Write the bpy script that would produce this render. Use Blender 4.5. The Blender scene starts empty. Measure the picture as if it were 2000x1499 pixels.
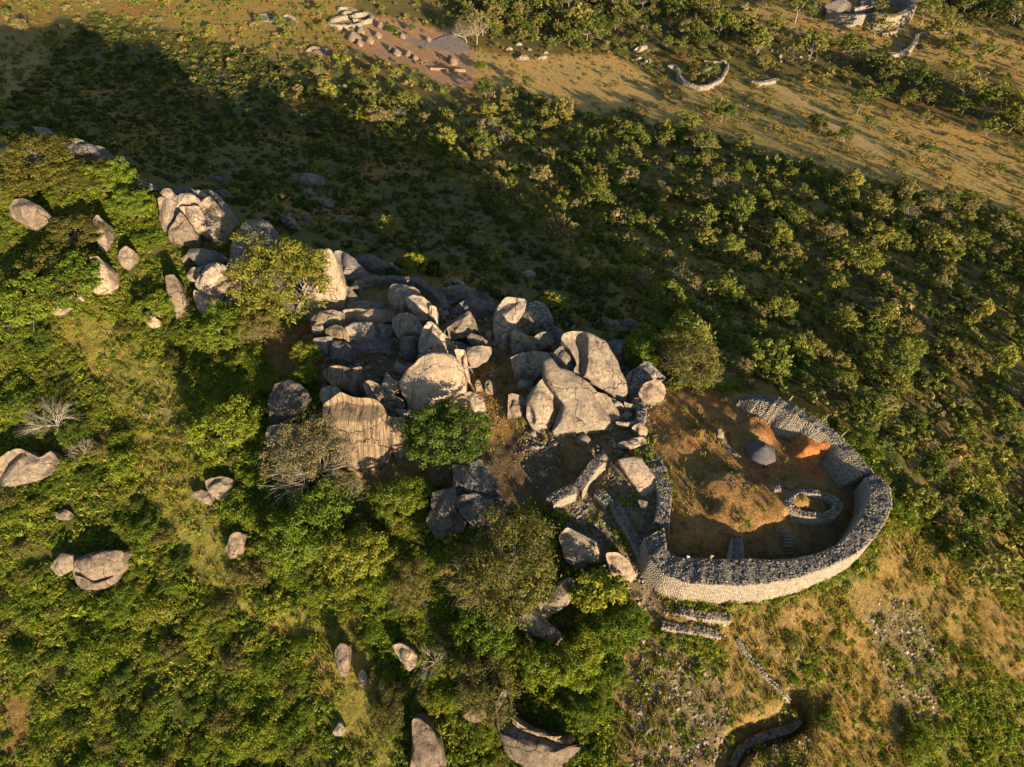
import bpy, math, random
import numpy as np
from mathutils import Vector, noise

random.seed(7)
rng = np.random.default_rng(7)
scene = bpy.context.scene
C = scene.collection

# ------------------------------------------------------------------ camera
PW, PH, F = 2000.0, 1499.0, 1155.0          # photograph size and focal length in its pixels
CAM_Z, DEP = 180.0, math.radians(50.0)      # height over the valley floor, tilt below the horizon
cd = bpy.data.cameras.new('camera')
cd.sensor_width = 36.0
cd.lens = 36.0 * F / PW
cd.clip_start, cd.clip_end = 1.0, 20000.0
cam = bpy.data.objects.new('camera', cd)
cam.location = (0, 0, CAM_Z)
cam.rotation_euler = (math.radians(90) - DEP, 0, 0)
C.objects.link(cam)
scene.camera = cam

# ------------------------------------------------------------------ sky, sun, exposure
SUN_AZ, SUN_EL = math.radians(31.0), math.radians(11.5)   # the sun stands behind the camera, to the right
SUN_DIR = Vector((math.sin(SUN_AZ) * math.cos(SUN_EL), -math.cos(SUN_AZ) * math.cos(SUN_EL), math.sin(SUN_EL)))
world = bpy.data.worlds.new('World')
scene.world = world
world.use_nodes = True
wn = world.node_tree.nodes
wl = world.node_tree.links
wn.clear()
sky = wn.new('ShaderNodeTexSky')
sky.sky_type = 'NISHITA'
sky.sun_disc = False
sky.sun_elevation = SUN_EL
sky.sun_rotation = math.atan2(SUN_DIR.x, SUN_DIR.y)
sky.altitude = 1100
bg = wn.new('ShaderNodeBackground')
bg.inputs['Strength'].default_value = 0.082
wo = wn.new('ShaderNodeOutputWorld')
wl.new(sky.outputs[0], bg.inputs[0])
wl.new(bg.outputs[0], wo.inputs[0])
sl = bpy.data.lights.new('sun', 'SUN')
sl.energy = 5.0
sl.angle = math.radians(0.5)
sl.color = (1.0, 0.80, 0.56)
so = bpy.data.objects.new('sun', sl)
so.rotation_euler = SUN_DIR.to_track_quat('Z', 'Y').to_euler()
C.objects.link(so)
scene.view_settings.view_transform = 'Standard'
scene.view_settings.look = 'None'
scene.view_settings.exposure = 1.4
scene.view_settings.gamma = 1.0
scene.render.engine = 'CYCLES'
scene.cycles.use_denoising = True
scene.cycles.max_bounces = 4
scene.cycles.diffuse_bounces = 2
scene.cycles.glossy_bounces = 1
scene.cycles.transmission_bounces = 2
scene.cycles.transparent_max_bounces = 4

# ------------------------------------------------------------------ image placement helpers: photograph pixel -> ray -> ground
SD, CDp = math.sin(DEP), math.cos(DEP)
def rays(px):
    px = np.atleast_2d(np.asarray(px, float))
    X = px[:, 0] - PW / 2
    Y = PH / 2 - px[:, 1]
    return np.stack([X, F * CDp + Y * SD, -(F * SD - Y * CDp)], 1)
def at_z(px, z):
    r = rays(px)
    t = (np.asarray(z, float) - CAM_Z) / r[:, 2]
    p = r * t[:, None]
    p[:, 2] += CAM_Z
    return p
def project(p):
    p = np.atleast_2d(p)
    d = CAM_Z - p[:, 2]
    depth = p[:, 1] * CDp + d * SD
    up = p[:, 1] * SD - d * CDp
    depth = np.where(depth < 1, 1, depth)
    return np.stack([PW / 2 + F * p[:, 0] / depth, PH / 2 - F * up / depth], 1), depth

# ------------------------------------------------------------------ terrain: heights chosen by hand at control points taken from image pixels
CP = [  # pixel x, pixel y, height
 (-250,1499,52),(0,1499,58),(300,1499,61),(600,1499,63),(900,1499,65),(1200,1499,68),(1500,1499,67),(1800,1499,63),(2000,1499,58),(2250,1499,48),
 (-250,1200,62),(0,1200,66),(300,1200,67),(600,1200,69),(900,1200,72),(1150,1200,74),(1300,1215,75.2),(1450,1225,74.2),(1560,1215,73.6),(1700,1230,70),(2000,1250,61),
 (-250,900,72),(0,900,75),(300,900,75),(600,950,76),(800,1000,77),(1000,1000,78),(1150,1050,77.5),(1240,1100,77),
 (-250,600,82),(0,600,84),(200,650,81),(400,650,80),(580,690,80),
 (-250,380,92),(0,400,92),(100,330,93),(200,345,90),(150,290,93.5),(60,270,92),(-60,265,88),(-250,250,82),
 (380,485,85),(480,600,82),(620,700,80),(700,600,80),(750,690,79.5),(950,660,80),(960,760,79.5),(1060,850,79.5),(1000,900,78.5),(1180,820,80),
 (1290,800,80.6),(1400,790,80.2),(1560,830,79.2),(1640,920,78.5),(1400,1000,80.5),(1600,1040,79.2),(1350,1060,80.5),(1500,900,79.7),
 (1770,960,73),(1800,1060,71),(1860,940,59),(1790,830,53),(1680,760,55),(1520,725,67),(1360,700,73),
 (1250,620,62),(1100,560,62),(950,530,64),(800,480,64),(650,430,66),(500,385,70),(330,345,77),(220,285,79),(80,225,77),
 (1000,400,38),(700,330,40),(400,250,43),(150,170,46),(-150,150,48),(850,400,44),
 (1000,250,17),(700,180,19),(400,120,23),(200,70,26),(0,60,28),(-200,60,28),
 (1400,500,36),(1200,430,33),(1400,350,25),(1700,500,31),(1700,650,42),(1550,640,46),(2000,650,34),(2000,900,43),(2000,1100,53),(2250,900,38),
 (1700,350,21),(2000,400,14),(2250,500,18),
 (1000,100,7),(1250,200,9),(1400,150,7),(1800,200,6),(2000,100,7),(1700,20,10),(700,70,10),(1000,0,10),(400,20,23),(100,0,28),(2250,150,6),
]
cpx = np.array(CP, float)
cw = at_z(cpx[:, :2], cpx[:, 2])
FARP = np.array([(-900,200,40),(-900,700,14),(-500,1300,5),(0,1400,0),(700,1300,0),(1000,700,0),(800,200,4),(600,-200,8),
                 (300,-250,18),(0,-300,22),(-300,-250,28),(-700,-200,40),(130,-60,40),(0,-80,48),(-130,-60,46),(260,60,40)], float)
cw = np.vstack([cw, FARP])
def _phi(d2):
    return 0.5 * d2 * np.log(d2 + 1e-9)
_n = len(cw)
SC = 100.0
_P = cw[:, :2] / SC
_K = _phi(((_P[:, None] - _P[None]) ** 2).sum(-1)) + np.eye(_n) * 2e-3
_A = np.zeros((_n + 3, _n + 3))
_A[:_n, :_n] = _K
_A[:_n, _n] = 1
_A[:_n, _n + 1:] = _P
_A[_n:, :_n] = _A[:_n, _n:].T
_W = np.linalg.solve(_A, np.concatenate([cw[:, 2], np.zeros(3)]))
def h_base(x, y):
    x = np.asarray(x, float); y = np.asarray(y, float)
    sh = x.shape
    P = np.stack([x.ravel(), y.ravel()], 1) / SC
    out = np.empty(len(P))
    for i in range(0, len(P), 20000):
        q = P[i:i + 20000]
        d2 = ((q[:, None] - _P[None]) ** 2).sum(-1)
        out[i:i + 20000] = _phi(d2) @ _W[:_n] + _W[_n] + q @ _W[_n + 1:]
    r = np.hypot(P[:, 0], P[:, 1] - 4) * SC
    w = np.clip((r - 800) / 600, 0, 1)
    w = w * w * (3 - 2 * w)
    far = 6 * np.sin(P[:, 0] * 0.21 + 1) * np.cos(P[:, 1] * 0.17)
    out = np.clip(out, -4, 100) * (1 - w) + far * w
    return out.reshape(sh)
FEATURES = []      # functions (x, y, z) -> z
def H(x, y):
    z = h_base(x, y)
    for f in FEATURES:
        z = f(np.asarray(x, float), np.asarray(y, float), z)
    return z
def ground(px, fn=None):
    """first hit of the pixel rays with the terrain"""
    fn = fn or H
    r = rays(px)
    ts = np.geomspace(0.05, 1.3, 130)
    t0 = np.full(len(r), ts[0]); t1 = np.full(len(r), ts[-1])
    done = np.zeros(len(r), bool)
    for a, b in zip(ts[:-1], ts[1:]):
        p = r * b
        hit = (~done) & (p[:, 2] + CAM_Z < fn(p[:, 0], p[:, 1]))
        t0[hit] = a; t1[hit] = b
        done |= hit
        if done.all():
            break
    for _ in range(14):
        m = (t0 + t1) / 2
        p = r * m[:, None]
        below = p[:, 2] + CAM_Z < fn(p[:, 0], p[:, 1])
        t1 = np.where(below, m, t1)
        t0 = np.where(below, t0, m)
    p = r * t1[:, None]
    p[:, 2] += CAM_Z
    return p
def inside(uv, poly):
    poly = np.asarray(poly, float)
    x, y = uv[:, 0], uv[:, 1]
    full = np.zeros(len(uv), bool)
    bb = np.nonzero((x >= poly[:, 0].min()) & (x <= poly[:, 0].max()) & (y >= poly[:, 1].min()) & (y <= poly[:, 1].max()))[0]
    x, y = x[bb], y[bb]
    res = np.zeros(len(bb), bool)
    j = len(poly) - 1
    for i in range(len(poly)):
        xi, yi = poly[i]; xj, yj = poly[j]
        c = ((yi > y) != (yj > y))
        with np.errstate(divide='ignore', invalid='ignore'):
            res ^= c & (x < (xj - xi) * (y - yi) / (yj - yi + 1e-12) + xi)
        j = i
    full[bb] = res
    return full
def seg_dist(x, y, line):
    d = np.full(np.shape(x), 1e9)
    for (ax, ay), (bx, by) in zip(line[:-1], line[1:]):
        dx, dy = bx - ax, by - ay
        t = np.clip(((x - ax) * dx + (y - ay) * dy) / (dx * dx + dy * dy + 1e-9), 0, 1)
        d = np.minimum(d, np.hypot(x - ax - t * dx, y - ay - t * dy))
    return d
def sstep(a, b, v):
    t = np.clip((v - a) / (b - a), 0, 1)
    return t * t * (3 - 2 * t)

# terrain features: earth platforms inside the enclosure, the sunken passage, the ledge under the great wall
def gb(px):
    return ground([px], h_base)[0]
def mound(px, rx, ry, h, edge=0.5, rot=0.0):
    c = gb(px)
    ca, sa = math.cos(rot), math.sin(rot)
    def f(x, y, z):
        u = ((x - c[0]) * ca + (y - c[1]) * sa) / rx
        v = (-(x - c[0]) * sa + (y - c[1]) * ca) / ry
        d = np.sqrt(u * u + v * v) + 0.16 * np.sin(3 * np.arctan2(v, u) + px[0]) + 0.08 * np.sin(7 * np.arctan2(v, u) + px[1])
        return z + h * (1 - sstep(edge, 1.0, d))
    FEATURES.append(f)
mound((1582,876), 5.2, 4.0, 2.7, 0.45)
mound((1618,892), 2.6, 3.4, 1.2, 0.4)
mound((1500,815), 5.5, 3.0, 1.3, 0.35)
mound((1470,840), 3.2, 4.4, 1.2, 0.3)
mound((1360,848), 2.0, 1.5, 1.2, 0.3)
mound((1462,985), 9.5, 6.5, 1.6, 0.78)
mound((1585,990), 4.6, 2.6, 1.5, 0.8)
mound((1560,1060), 3.4, 2.6, 0.5, 0.5)
# steep ground south of the great wall: the wall stands on a shelf
def trench(pxs, width, depth):
    L = [tuple(p[:2]) for p in ground(pxs, h_base)]
    def f(x, y, z):
        return z - depth * (1 - sstep(width * 0.42, width * 0.58, seg_dist(x, y, L)))
    FEATURES.append(f)
trench([(1556,1372),(1568,1398),(1530,1418),(1490,1432),(1452,1446),(1432,1470),(1424,1510)], 4.4, 3.0)
trench([(1508,1318),(1530,1342),(1552,1368)], 1.2, 0.7)
def rough(x, y, z):
    near = np.exp(-((y - 70) / 160) ** 2)
    return z + 0.35 * near * (np.sin(x * 0.41 + 1.7 * np.sin(y * 0.23)) * np.cos(y * 0.37 + 1.3 * np.sin(x * 0.19))) \
             + 0.10 * near * np.sin(x * 1.7 + y * 0.6) * np.sin(y * 1.9 - x * 0.5)
FEATURES.append(rough)
# ------------------------------------------------------------------ materials
def nt(name):
    m = bpy.data.materials.new(name)
    m.use_nodes = True
    t = m.node_tree
    t.nodes.clear()
    out = t.nodes.new('ShaderNodeOutputMaterial')
    b = t.nodes.new('ShaderNodeBsdfPrincipled')
    b.inputs['Roughness'].default_value = 0.9
    b.inputs['Specular IOR Level'].default_value = 0.12
    t.links.new(b.outputs[0], out.inputs[0])
    return m, t, b, out
def N(t, kind, **kw):
    n = t.nodes.new(kind)
    for k, v in kw.items():
        if k in n.inputs:
            n.inputs[k].default_value = v
        else:
            setattr(n, k, v)
    return n
def mix(t, fac, a, b, mode='MIX'):
    n = t.nodes.new('ShaderNodeMix')
    n.data_type = 'RGBA'
    n.blend_type = mode
    for s, v in ((n.inputs[0], fac), (n.inputs[6], a), (n.inputs[7], b)):
        if hasattr(v, 'is_linked') or isinstance(v, bpy.types.NodeSocket):
            t.links.new(v, s)
        elif isinstance(v, (int, float)):
            s.default_value = v
        else:
            s.default_value = (*v, 1) if len(v) == 3 else v
    return n.outputs[2]
def ramp(t, fac, stops):
    r = t.nodes.new('ShaderNodeValToRGB')
    e = r.color_ramp.elements
    while len(e) > 1:
        e.remove(e[-1])
    for i, (p, c) in enumerate(stops):
        el = e[0] if i == 0 else e.new(p)
        el.position = p
        c = (c, c, c) if isinstance(c, (int, float)) else c
        el.color = (*c, 1)
    t.links.new(fac, r.inputs[0])
    return r.outputs[0]
def noise_tex(t, vec, scale, detail=4, rough=0.6, dist=0.0):
    n = N(t, 'ShaderNodeTexNoise', Scale=scale, Detail=detail, Roughness=rough, Distortion=dist)
    if vec is not None:
        t.links.new(vec, n.inputs['Vector'])
    return n.outputs['Fac']
def noise_col(t, vec, scale):
    n = N(t, 'ShaderNodeTexNoise', Scale=scale, Detail=3)
    t.links.new(vec, n.inputs['Vector'])
    m_ = t.nodes.new('ShaderNodeVectorMath'); m_.operation = 'MULTIPLY_ADD'
    t.links.new(n.outputs['Color'], m_.inputs[0])
    m_.inputs[1].default_value = (12, 12, 12)
    t.links.new(vec, m_.inputs[2])
    return m_.outputs[0]
def bump(t, b, height, strength, dist):
    n = N(t, 'ShaderNodeBump', Strength=strength, Distance=dist)
    t.links.new(height, n.inputs['Height'])
    t.links.new(n.outputs[0], b.inputs['Normal'])
    return n
def mapping(t, vec, scale=(1, 1, 1), rot=(0, 0, 0)):
    m = t.nodes.new('ShaderNodeMapping')
    m.inputs['Scale'].default_value = scale
    m.inputs['Rotation'].default_value = rot
    t.links.new(vec, m.inputs['Vector'])
    return m.outputs[0]

MAT = {}
def rock_mat(name, base, dark, warm, streak=0.0, lichen=0.35, spots=0.0):
    m, t, b, out = nt(name)
    base, dark, warm = (tuple(x * f for x in c) for c, f in ((base, .74), (dark, .46), (warm, .74)))
    tc = t.nodes.new('ShaderNodeTexCoord')
    geo = t.nodes.new('ShaderNodeNewGeometry')
    oi = t.nodes.new('ShaderNodeObjectInfo')
    pos = geo.outputs['Position']
    n1 = noise_tex(t, pos, 0.22, 5, 0.62, 0.6)
    n2 = noise_tex(t, pos, 1.1, 6, 0.72)
    n3 = noise_tex(t, pos, 4.5, 4, 0.75)
    col = mix(t, ramp(t, n1, [(0.38, 0), (0.66, 1)]), base, warm)
    col = mix(t, ramp(t, n2, [(0.44, 0), (0.62, min(1, lichen * 1.9))]), col, dark)
    col = mix(t, ramp(t, noise_tex(t, pos, 0.45, 5, 0.7, 1.2), [(0.47, 0), (0.58, min(1, lichen * 1.35))]), col, mix(t, .5, base, dark))
    # water streaks that run down the rock
    st = mapping(t, pos, (1.9, 0.16, 0.13))
    n4 = noise_tex(t, st, 1.1, 6, 0.72, 0.9)
    if streak > 0:
        col = mix(t, ramp(t, n4, [(0.47, 0), (0.56, streak)]), col, dark)
        col = mix(t, ramp(t, noise_tex(t, st, 2.3, 4, 0.7, 0.9), [(0.50, 0), (0.66, streak * 0.7)]), col, warm)
    if spots > 0:
        v = N(t, 'ShaderNodeTexNoise', Scale=1.5, Detail=6, Roughness=0.8)
        t.links.new(pos, v.inputs['Vector'])
        col = mix(t, ramp(t, v.outputs['Fac'], [(0.50, 0), (0.54, spots)]), col, (0.025, 0.024, 0.022))
    col = mix(t, ramp(t, n3, [(0.40, 0.0), (0.72, 0.55)]), col, mix(t, 0.5, col, (0.42, 0.39, 0.33)))
    # joints and cracks
    wv = mix(t, 0.22, pos, noise_col(t, pos, 0.5))
    vo = N(t, 'ShaderNodeTexVoronoi', Scale=0.12, feature='DISTANCE_TO_EDGE')
    t.links.new(wv, vo.inputs['Vector'])
    crack = ramp(t, vo.outputs['Distance'], [(0.0, 1.0), (0.006, 0.5), (0.014, 0.0)])
    cm_ = N(t, 'ShaderNodeMath', operation='MULTIPLY')
    t.links.new(crack, cm_.inputs[0]); t.links.new(ramp(t, noise_tex(t, pos, 0.17, 2, 0.5), [(0.42, 0.0), (0.54, 0.9)]), cm_.inputs[1])
    crack = cm_.outputs[0]
    col = mix(t, crack, col, mix(t, 1.0, col, (0.35, 0.32, 0.30), 'MULTIPLY'))
    # every rock a little lighter or darker than the next
    v = t.nodes.new('ShaderNodeHueSaturation')
    mr = N(t, 'ShaderNodeMapRange')
    mr.inputs['To Min'].default_value = 0.78
    mr.inputs['To Max'].default_value = 1.18
    t.links.new(oi.outputs['Random'], mr.inputs['Value'])
    t.links.new(mr.outputs[0], v.inputs['Value'])
    t.links.new(col, v.inputs['Color'])
    t.links.new(v.outputs[0], b.inputs['Base Color'])
    hsum = N(t, 'ShaderNodeMath', operation='ADD')
    t.links.new(n2, hsum.inputs[0])
    hh = N(t, 'ShaderNodeMath', operation='MULTIPLY_ADD')
    t.links.new(n3, hh.inputs[0]); hh.inputs[1].default_value = 0.45
    t.links.new(n4 if streak > 0.5 else n1, hh.inputs[2])
    t.links.new(hh.outputs[0], hsum.inputs[1])
    cs_ = N(t, 'ShaderNodeMath', operation='SUBTRACT')
    t.links.new(hsum.outputs[0], cs_.inputs[0]); t.links.new(crack, cs_.inputs[1])
    bump(t, b, cs_.outputs[0], 1.0, 0.34 if streak < 0.5 else 0.46)
    MAT[name] = m
rock_mat('granite', (0.38, 0.295, 0.20), (0.11, 0.092, 0.076), (0.44, 0.31, 0.19), 0.20, 0.72)
rock_mat('granite_pale', (0.49, 0.395, 0.285), (0.15, 0.125, 0.10), (0.53, 0.375, 0.235), 0.14, 0.60)
rock_mat('granite_pink', (0.54, 0.40, 0.27), (0.20, 0.145, 0.10), (0.58, 0.39, 0.23), 0.35, 0.30)
rock_mat('granite_tan', (0.40, 0.27, 0.145), (0.13, 0.085, 0.05), (0.52, 0.36, 0.20), 0.95, 0.25)
rock_mat('granite_spotted', (0.46, 0.42, 0.36), (0.12, 0.11, 0.10), (0.44, 0.37, 0.28), 0.1, 0.4, 0.95)
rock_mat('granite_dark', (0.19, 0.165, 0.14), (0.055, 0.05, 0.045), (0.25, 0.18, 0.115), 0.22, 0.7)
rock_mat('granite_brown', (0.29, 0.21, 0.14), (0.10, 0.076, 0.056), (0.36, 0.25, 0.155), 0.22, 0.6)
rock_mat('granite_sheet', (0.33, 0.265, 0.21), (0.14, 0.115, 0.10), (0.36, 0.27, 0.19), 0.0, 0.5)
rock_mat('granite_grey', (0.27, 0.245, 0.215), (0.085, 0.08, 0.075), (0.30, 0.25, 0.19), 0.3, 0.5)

def stone_mat(name, a, c, dark, bumpd=0.03, courses=False):
    """dry-stone masonry: each loose block has its own tone"""
    m, t, b, out = nt(name)
    geo = t.nodes.new('ShaderNodeNewGeometry')
    n2 = noise_tex(t, geo.outputs['Position'], 0.5, 4, 0.7)
    n3 = noise_tex(t, geo.outputs['Position'], 5.0, 3, 0.7)
    col = ramp(t, geo.outputs['Random Per Island'], [(0.0, dark), (0.22, a), (0.6, c), (1.0, tuple(min(1, x * 1.35) for x in c))])
    if courses:
        st = mapping(t, geo.outputs['Position'], (2.2, 2.2, 5.0))
        n4 = noise_tex(t, st, 1.0, 2, 0.5)
        col = ramp(t, n4, [(0.30, dark), (0.45, a), (0.60, c), (0.8, tuple(min(1, x * 1.2) for x in c))])
    col = mix(t, ramp(t, n2, [(0.45, 0), (0.7, 0.55)]), col, dark)
    t.links.new(col, b.inputs['Base Color'])
    bump(t, b, n3, 0.6, bumpd)
    MAT[name] = m
stone_mat('dry_stone', (0.24, 0.20, 0.148), (0.30, 0.252, 0.185), (0.15, 0.125, 0.095))
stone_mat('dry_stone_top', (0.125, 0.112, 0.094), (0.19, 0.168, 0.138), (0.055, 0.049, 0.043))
stone_mat('dry_stone_core', (0.15, 0.125, 0.098), (0.20, 0.168, 0.13), (0.09, 0.077, 0.062), 0.10, True)
stone_mat('dry_stone_far', (0.16, 0.14, 0.112), (0.24, 0.205, 0.16), (0.075, 0.065, 0.055), 0.2, True)
stone_mat('rubble_stone', (0.15, 0.12, 0.088), (0.27, 0.215, 0.155), (0.05, 0.042, 0.034))
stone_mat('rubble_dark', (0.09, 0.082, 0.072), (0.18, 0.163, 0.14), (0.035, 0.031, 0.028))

def leaf_mat(name, cols, trans=0.28):
    """leaves: tone differs from plant to plant and from clump to clump"""
    m = bpy.data.materials.new(name)
    m.use_nodes = True
    t = m.node_tree
    t.nodes.clear()
    out = t.nodes.new('ShaderNodeOutputMaterial')
    oi = t.nodes.new('ShaderNodeObjectInfo')
    geo = t.nodes.new('ShaderNodeNewGeometry')
    c1 = ramp(t, oi.outputs['Random'], cols)
    isl = ramp(t, geo.outputs['Random Per Island'], [(0, 0.62), (0.5, 1.0), (1, 1.45)])
    col = mix(t, 1.0, c1, isl, 'MULTIPLY')
    n = noise_tex(t, geo.outputs['Position'], 0.35, 3, 0.6)
    col = mix(t, ramp(t, n, [(0.35, 0.0), (0.7, 0.45)]), col, mix(t, 1.0, col, (1.5, 1.25, 0.9), 'MULTIPLY'))
    d = t.nodes.new('ShaderNodeBsdfDiffuse')
    tr = t.nodes.new('ShaderNodeBsdfTranslucent')
    t.links.new(col, d.inputs[0])
    t.links.new(mix(t, 1.0, col, (1.1, 1.25, 0.6), 'MULTIPLY'), tr.inputs[0])
    ms = t.nodes.new('ShaderNodeMixShader')
    ms.inputs[0].default_value = trans
    t.links.new(d.outputs[0], ms.inputs[1])
    t.links.new(tr.outputs[0], ms.inputs[2])
    t.links.new(ms.outputs[0], out.inputs[0])
    MAT[name] = m
leaf_mat('leaf_lush', [(0, (0.094, 0.140, 0.019)), (0.35, (0.125, 0.167, 0.021)), (0.7, (0.158, 0.193, 0.023)), (1, (0.189, 0.186, 0.032))])
leaf_mat('leaf_dark', [(0, (0.063, 0.097, 0.019)), (1, (0.092, 0.120, 0.021))])
leaf_mat('leaf_olive', [(0, (0.098, 0.097, 0.029)), (0.5, (0.132, 0.125, 0.036)), (1, (0.161, 0.143, 0.044))])
leaf_mat('leaf_fig', [(0, (0.121, 0.129, 0.024)), (1, (0.145, 0.144, 0.029))])
leaf_mat('leaf_yellow', [(0, (0.175, 0.197, 0.023)), (1, (0.207, 0.210, 0.032))])
leaf_mat('leaf_mixed', [(0, (0.076, 0.105, 0.026)), (0.25, (0.118, 0.144, 0.032)), (0.5, (0.159, 0.173, 0.035)), (0.72, (0.218, 0.209, 0.045)), (0.88, (0.201, 0.169, 0.065)), (1, (0.234, 0.202, 0.097))])
leaf_mat('leaf_forest', [(0, (0.067, 0.095, 0.025)), (0.4, (0.105, 0.128, 0.030)), (0.75, (0.163, 0.164, 0.039)), (1, (0.230, 0.191, 0.068))])
leaf_mat('leaf_straw', [(0, (0.17, 0.165, 0.04)), (1, (0.22, 0.19, 0.05))])
leaf_mat('leaf_dry', [(0, (0.230, 0.171, 0.058)), (0.5, (0.299, 0.217, 0.074)), (1, (0.184, 0.154, 0.042))])
leaf_mat('leaf_grey', [(0, (0.150, 0.131, 0.063)), (1, (0.196, 0.165, 0.084))])

leaf_mat('leaf_acacia', [(0, (0.085, 0.092, 0.020)), (0.5, (0.115, 0.112, 0.024)), (1, (0.14, 0.125, 0.030))])
leaf_mat('leaf_shade', [(0, (0.042, 0.064, 0.019)), (0.6, (0.07, 0.085, 0.023)), (1, (0.11, 0.095, 0.035))])  # darker green leaves: the hill's shade is put into their colour
m, t, b, out = nt('bark')
geo = t.nodes.new('ShaderNodeNewGeometry')
t.links.new(ramp(t, noise_tex(t, geo.outputs['Position'], 3, 3), [(0.3, (0.16, 0.125, 0.09)), (0.7, (0.33, 0.275, 0.21))]), b.inputs['Base Color'])
MAT['bark'] = m
m, t, b, out = nt('bark_pale')
geo = t.nodes.new('ShaderNodeNewGeometry')
t.links.new(ramp(t, noise_tex(t, geo.outputs['Position'], 3, 3), [(0.3, (0.22, 0.185, 0.145)), (0.7, (0.36, 0.305, 0.24))]), b.inputs['Base Color'])
MAT['bark_pale'] = m
def plain(name, c, var=0.25, scale=3.0):
    m, t, b, out = nt(name)
    geo = t.nodes.new('ShaderNodeNewGeometry')
    nz = noise_tex(t, geo.outputs['Position'], scale, 4, 0.7)
    t.links.new(ramp(t, nz, [(0.3, tuple(x * (1 - var) for x in c)), (0.7, tuple(x * (1 + var) for x in c))]), b.inputs['Base Color'])
    bump(t, b, nz, 0.5, 0.08)
    MAT[name] = m
plain('thatch', (0.165, 0.13, 0.092), 0.3, 1.6)
plain('thatch_grey', (0.085, 0.078, 0.078), 0.35, 2.6)
plain('mud_wall', (0.26, 0.165, 0.098), 0.2, 1.2)
plain('dark_wood', (0.06, 0.045, 0.03), 0.3, 4)
plain('red_earth', (0.33, 0.14, 0.055), 0.35, 1.4)
plain('skin', (0.10, 0.055, 0.035), 0.05, 5)
plain('cloth_white', (0.75, 0.74, 0.72), 0.05, 5)
plain('cloth_khaki', (0.36, 0.28, 0.16), 0.1, 5)
plain('cloth_dark', (0.05, 0.055, 0.075), 0.1, 5)
plain('hair', (0.012, 0.010, 0.009), 0.1, 5)

# ground: colour of the soil and grass comes from regions outlined in image pixels (attribute), broken up by tufts and bare spots
m, t, b, out = nt('ground_cover')
geo = t.nodes.new('ShaderNodeNewGeometry')
pos = geo.outputs['Position']
at = t.nodes.new('ShaderNodeAttribute')
at.attribute_name = 'cover'
n1 = noise_tex(t, pos, 0.06, 5, 0.6)
n2 = noise_tex(t, pos, 0.55, 6, 0.72, 0.8)
n3 = noise_tex(t, pos, 2.6, 5, 0.75)
c = mix(t, ramp(t, n1, [(0.40, 0), (0.62, 0.8)]), at.outputs['Color'], mix(t, 1.0, at.outputs['Color'], (1.3, 1.1, 0.95), 'MULTIPLY'))
c = mix(t, ramp(t, n2, [(0.42, 0.0), (0.62, 0.75)]), c, mix(t, 1.0, c, (0.50, 0.54, 0.48), 'MULTIPLY'))
c = mix(t, ramp(t, n3, [(0.34, 0.0), (0.64, 1.0)]), mix(t, 1.0, c, (0.62, 0.62, 0.58), 'MULTIPLY'), mix(t, 1.0, c, (1.4, 1.34, 1.2), 'MULTIPLY'))
t.links.new(c, b.inputs['Base Color'])
hs = N(t, 'ShaderNodeMath', operation='MULTIPLY_ADD')
t.links.new(n3, hs.inputs[0]); hs.inputs[1].default_value = 0.5
t.links.new(n2, hs.inputs[2])
bump(t, b, hs.outputs[0], 1.0, 0.55)
MAT['ground_cover'] = m
# ------------------------------------------------------------------ object helpers
def tag(o, label=None, cat=None, group=None, kind=None):
    if label: o['label'] = label
    if cat: o['category'] = cat
    if group: o['group'] = group
    if kind: o['kind'] = kind
    return o
def link(o, parent=None):
    C.objects.link(o)
    if parent is not None:
        o.parent = parent
    return o
def empty(name, loc=(0, 0, 0), rz=0.0):
    o = bpy.data.objects.new(name, None)
    o.location = loc
    o.rotation_euler = (0, 0, rz)
    o.empty_display_size = 0.5
    return link(o)
def np_mesh(name, v, faces, mat=None, smooth=False, sharp=None):
    """faces: one (n,k) integer array, or a list of such arrays"""
    if not isinstance(faces, (list, tuple)):
        faces = [faces]
    me = bpy.data.meshes.new(name)
    v = np.asarray(v, np.float32)
    me.vertices.add(len(v))
    me.vertices.foreach_set('co', v.ravel())
    loops = np.concatenate([f.ravel() for f in faces]).astype(np.int32)
    tot = np.concatenate([np.full(len(f), f.shape[1], np.int32) for f in faces])
    st = np.concatenate([[0], np.cumsum(tot)[:-1]]).astype(np.int32)
    me.loops.add(len(loops))
    me.loops.foreach_set('vertex_index', loops)
    me.polygons.add(len(tot))
    me.polygons.foreach_set('loop_start', st)
    me.polygons.foreach_set('loop_total', tot)
    me.update(calc_edges=True)
    me.validate()
    if smooth:
        me.polygons.foreach_set('use_smooth', np.ones(len(me.polygons), bool))
    if sharp:
        me.set_sharp_from_angle(angle=math.radians(sharp))
    if mat:
        me.materials.append(MAT[mat])
    return me
def np_obj(name, v, faces, mat=None, parent=None, smooth=False, sharp=None):
    return link(bpy.data.objects.new(name, np_mesh(name, v, faces, mat, smooth, sharp)), parent)

# ------------------------------------------------------------------ what grows where (outlines as seen in the photograph)
GREEN = (0.085, 0.095, 0.020); OLIVE = (0.135, 0.115, 0.036); TRACK = (0.20, 0.185, 0.045)
GOLD = (0.45, 0.31, 0.115); SOIL = (0.24, 0.15, 0.072); RED = (0.40, 0.16, 0.06); ROCKY = (0.20, 0.165, 0.12)
RIDGE = [(-600,265),(0,285),(120,292),(250,336),(450,420),(640,545),(1000,600),(1250,700),(1480,765),(1660,850),(1760,950),(1860,1060),(2000,1180),(2600,1500)]
_rx = np.array([p[0] for p in RIDGE], float); _ry = np.array([p[1] for p in RIDGE], float)
def near_side(uv):
    return uv[:, 1] > np.interp(uv[:, 0], _rx, _ry)
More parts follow.
